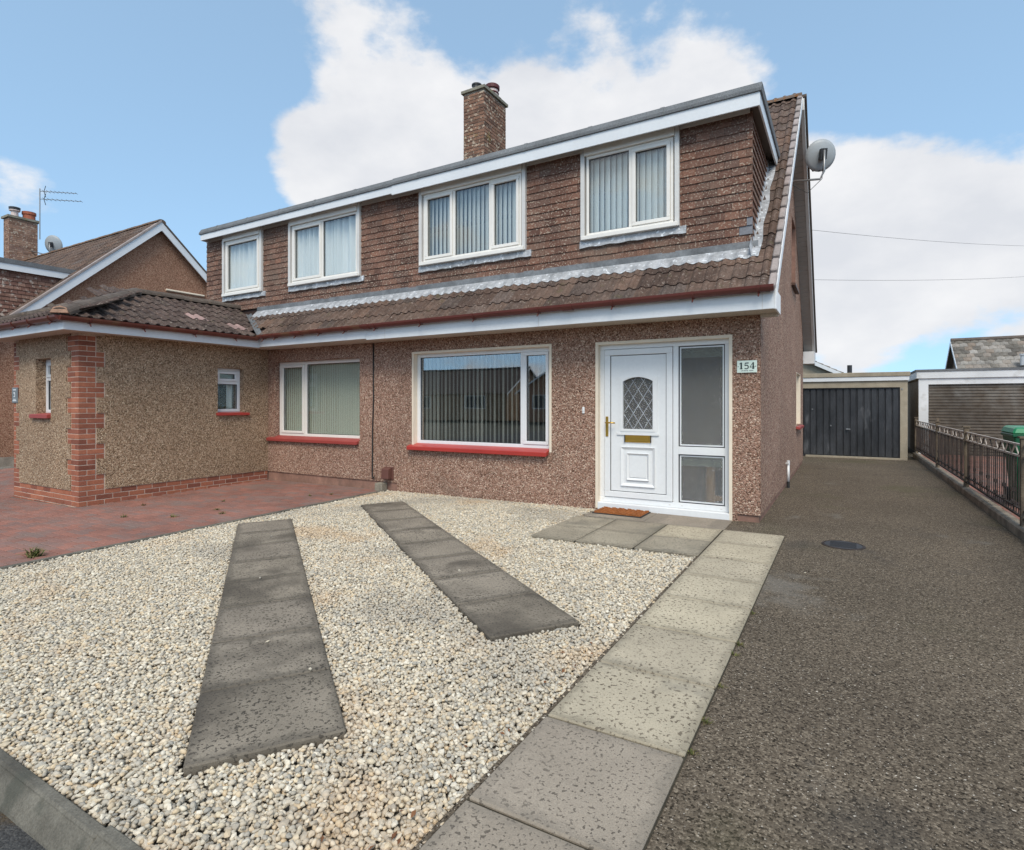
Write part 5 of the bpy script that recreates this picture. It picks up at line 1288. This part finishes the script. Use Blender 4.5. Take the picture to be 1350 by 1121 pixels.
# aerial and dish on that chimney
ae = thing('tv_aerial', 'thin television aerial with two booms on the far left chimney', 'aerial', (-25.93, 2.74, 7.9))
mb = MB(); mb.tube([(-25.93, 2.74, 7.7), (-25.93, 2.74, 9.65)], .022, 6); mb.build('mast', 'steel', ae)
for z_, l_ in ((9.55, 1.25), (9.25, 1.42)):
    dv = Vector((.75, .66, 0)); o_ = Vector((-25.93, 2.74, z_))
    mb = MB(); mb.tube([o_, o_+dv*l_], .012, 5); mb.build('boom', 'steel', ae)
    for i in range(9):
        c_ = o_ + dv*l_*(.12+.11*i); h_ = .16-.008*i; s_ = Vector((.66, -.75, 0))
        mb = MB(); mb.tube([c_-s_*h_, c_+s_*h_], .007, 4); mb.build('element', 'dark_plastic', ae)
    mb = MB(); mb.tube([o_+dv*.2+Vector((0, 0, .22)), o_+dv*.14, o_+dv*.2-Vector((0, 0, .22))], .012, 4); mb.build('reflector', 'dark_plastic', ae)
dish('satellite_dish', 'dark satellite dish on the brick chimney of the far left house', (-25.55, 3.0, 7.50), (-.50, .82, .22), .36, (-25.99, 2.5, 7.2))

# ------------------------------------------------------------------ roofs seen beyond the garages
def simple_house(label, x0, x1, y0, y1, ze, zrg, along_x, wmat, rmat, group=None, windows=(), front_sign=-1, tiles=True, gablemat=None):
    cx_, cy_ = (x0+x1)/2, (y0+y1)/2
    h = thing('bungalow', label, 'house', (cx_, cy_, -.2), group)
    if along_x:
        for xa, xb in ((x0, x0+.2), (x1-.2, x1)):
            mb = MB(); mb.prism([(y0, -.3), (y1, -.3), (y1, ze), (cy_, zrg-.12), (y0, ze)], xa, xb, 'x'); mb.build('gable_wall', gablemat or wmat, h)
        for ya, yb in ((y0, y0+.2), (y1-.2, y1)):
            mb = MB(); mb.box(x0+.2, x1-.2, ya, yb, -.3, ze); mb.build('wall', wmat, h)
        half = (y1-y0)/2; ov = .35
    else:
        for ya, yb in ((y0, y0+.2), (y1-.2, y1)):
            mb = MB(); mb.prism([(x0, -.3), (x1, -.3), (x1, ze), (cx_, zrg-.12), (x0, ze)], ya, yb, 'y'); mb.build('gable_wall', gablemat or wmat, h)
        for xa, xb in ((x0, x0+.2), (x1-.2, x1)):
            mb = MB(); mb.box(xa, xb, y0+.2, y1-.2, -.3, ze); mb.build('wall', wmat, h)
        half = (x1-x0)/2; ov = .35
    sl = (zrg-ze)/half; lo = ze - sl*ov
    for sg_ in (-1, 1):
        fld = MB(); L_ = math.hypot(half+ov, zrg-lo); n = int(L_/.32)
        deck = MB()
        if along_x:
            e = cy_+sg_*(half+ov); deck.add([(x0-.25, e, lo), (x1+.25, e, lo), (x1+.25, cy_, zrg), (x0-.25, cy_, zrg)], [(0, 1, 2, 3)])
        else:
            e = cx_+sg_*(half+ov); deck.add([(e, y0-.25, lo), (e, y1+.25, lo), (cx_, y1+.25, zrg), (cx_, y0-.25, zrg)], [(0, 1, 2, 3)])
        rf = deck.build('roof', rmat, h, fix=False)
        if tiles:
            for k in range(n+1):
                t0, t1 = k/(n+1), (k+1)/(n+1)
                a = x0-.25 if along_x else y0-.25; b = x1+.25 if along_x else y1+.25
                s = a - (.15 if k % 2 else 0)
                while s < b:
                    p, q = max(a, s+.004), min(b, s+.296)
                    if q-p > .03:
                        e0 = (half+ov)*(1-t0); e1 = (half+ov)*(1-t1); z0 = lo+(zrg-lo)*t0; z1 = lo+(zrg-lo)*t1
                        mid = (p+q)/2
                        if along_x: V = [(p, cy_+sg_*e0, z0+.05), (mid, cy_+sg_*e0, z0+.085), (q, cy_+sg_*e0, z0+.05), (p, cy_+sg_*e1, z1+.02), (mid, cy_+sg_*e1, z1+.055), (q, cy_+sg_*e1, z1+.02), (p, cy_+sg_*e0, z0), (q, cy_+sg_*e0, z0)]
                        else: V = [(cx_+sg_*e0, p, z0+.05), (cx_+sg_*e0, mid, z0+.085), (cx_+sg_*e0, q, z0+.05), (cx_+sg_*e1, p, z1+.02), (cx_+sg_*e1, mid, z1+.055), (cx_+sg_*e1, q, z1+.02), (cx_+sg_*e0, p, z0), (cx_+sg_*e0, q, z0)]
                        fld.add(V, [(0, 1, 4, 3), (1, 2, 5, 4), (6, 7, 2, 1, 0)])
                    s += .30
            fld.build('roof_tile_field', rmat, rf, fix=False, kind='stuff')
    mb = MB()
    if along_x: mb.tube([(x0-.25, cy_, zrg+.03), (x1+.25, cy_, zrg+.03)], .11, 8)
    else: mb.tube([(cx_, y0-.25, zrg+.03), (cx_, y1+.25, zrg+.03)], .11, 8)
    mb.build('ridge', 'ridge', h)
    for e_ in (0, 1):                       # barge boards on the gables
        for sg_ in (-1, 1):
            mb = MB()
            if along_x:
                xx = x0-.27 if e_ == 0 else x1+.25; e = cy_+sg_*(half+ov)
                mb.hexa([(xx, e, lo-.16), (xx+.02, e, lo-.16), (xx+.02, cy_, zrg-.16), (xx, cy_, zrg-.16), (xx, e, lo+.02), (xx+.02, e, lo+.02), (xx+.02, cy_, zrg+.02), (xx, cy_, zrg+.02)])
            else:
                yy = y0-.27 if e_ == 0 else y1+.25; e = cx_+sg_*(half+ov)
                mb.hexa([(e, yy, lo-.16), (e, yy+.02, lo-.16), (cx_, yy+.02, zrg-.16), (cx_, yy, zrg-.16), (e, yy, lo+.02), (e, yy+.02, lo+.02), (cx_, yy+.02, zrg+.02), (cx_, yy, zrg+.02)])
            mb.build('bargeboard', 'white_fascia', h)
    for ww in windows:                      # (s0, s1, z0, z1) on the side facing our street (+Y)
        s0, s1, z0, z1 = ww
        fb = lambda s, z, d: (s, y1+d, z)
        mb = MB(); frame_ring(mb, fb, s0, s1, z0, z1, .07, -.05, .03); fbox(mb, fb, (s0+s1)/2-.03, (s0+s1)/2+.03, z0, z1, -.05, .028); wo_ = mb.build('window', 'white', h)
        mb = MB(); fbox(mb, fb, s0+.05, s1-.05, z0+.05, z1-.05, .002, .010); mb.build('pane', 'dark_plastic', wo_)
    return h
simple_house('grey tiled bungalow roof rising behind the brown roller door garage', 5.55, 18, 25.2, 30.4, 2.45, 4.42, True, 'dash_grey', 'far_tile', gablemat='dash_grey')
simple_house('low house with white-edged gable behind the black garage door', -9.3, 1.3, 24, 32, 2.5, 5.2, False, 'concrete_post', 'far_tile', gablemat='concrete_post')
mb = MB(); mb.tube([(1.05, 27.0, 2.3), (1.05, 27.0, 3.35)], .11, 8); mb.build('vent_pipe', 'dark_plastic', label='thin dark vent pipe above the black door garage roof', cat='pipe')
mb = MB(); mb.lathe((7.6, 25.7, 3.05), [(.14, 0), (.14, .42), (.17, .44), (.17, .5)], 10); mb.build('flue', 'white_old', label='short white flue on the grey tiled bungalow roof', cat='flue')
# houses across the street, mirrored in the front windows
simple_house('brown bungalow across the street with a street-facing gable', -26, -16, -52, -40, 2.6, 5.6, False, 'dash_orange', 'roof_tile_stuff', windows=((-24.5, -22, .9, 2.2), (-20, -17.5, .9, 2.2)), group=None, tiles=False)
simple_house('long brown bungalow across the street with a tiled roof', -14, 3, -50, -41, 2.6, 5.2, True, 'dash', 'roof_tile_stuff', windows=((-12, -9.5, .9, 2.2), (-6, -3.5, .9, 2.2), (-1, 1.5, .9, 2.2)), tiles=False)
simple_house('beige bungalow across the street at the far end', -42, -28, -50, -41, 2.6, 5.2, True, 'dash_beige', 'roof_tile_stuff', windows=((-40, -37.5, .9, 2.2), (-33, -30.5, .9, 2.2)), tiles=False)
# overhead wires
def wire(px0, py0, t0, px1, py1, t1, label):
    P = []
    for px_, py_, t in ((px0, py0, t0), (px1, py1, t1)):
        u = (px_-675)/750; v = (533-py_)/750
        P.append(Vector((.82+t*(FW[0]+u*RT[0]), -7+t*(FW[1]+u*RT[1]), 1.352+t*v)))
    pts = [P[0].lerp(P[1], i/16) - Vector((0, 0, .9*(1-(2*i/16-1)**2)*.25)) for i in range(17)]
    mb = MB(); mb.tube(pts, .004, 5); mb.build('overhead_wire', 'cable', label=label, cat='wire')
wire(1066, 303, 13.4, 1480, 322, 26, 'upper thin overhead wire running right from the gable')
wire(1072, 369, 13.6, 1480, 351, 27, 'lower thin overhead wire running right from the gable')
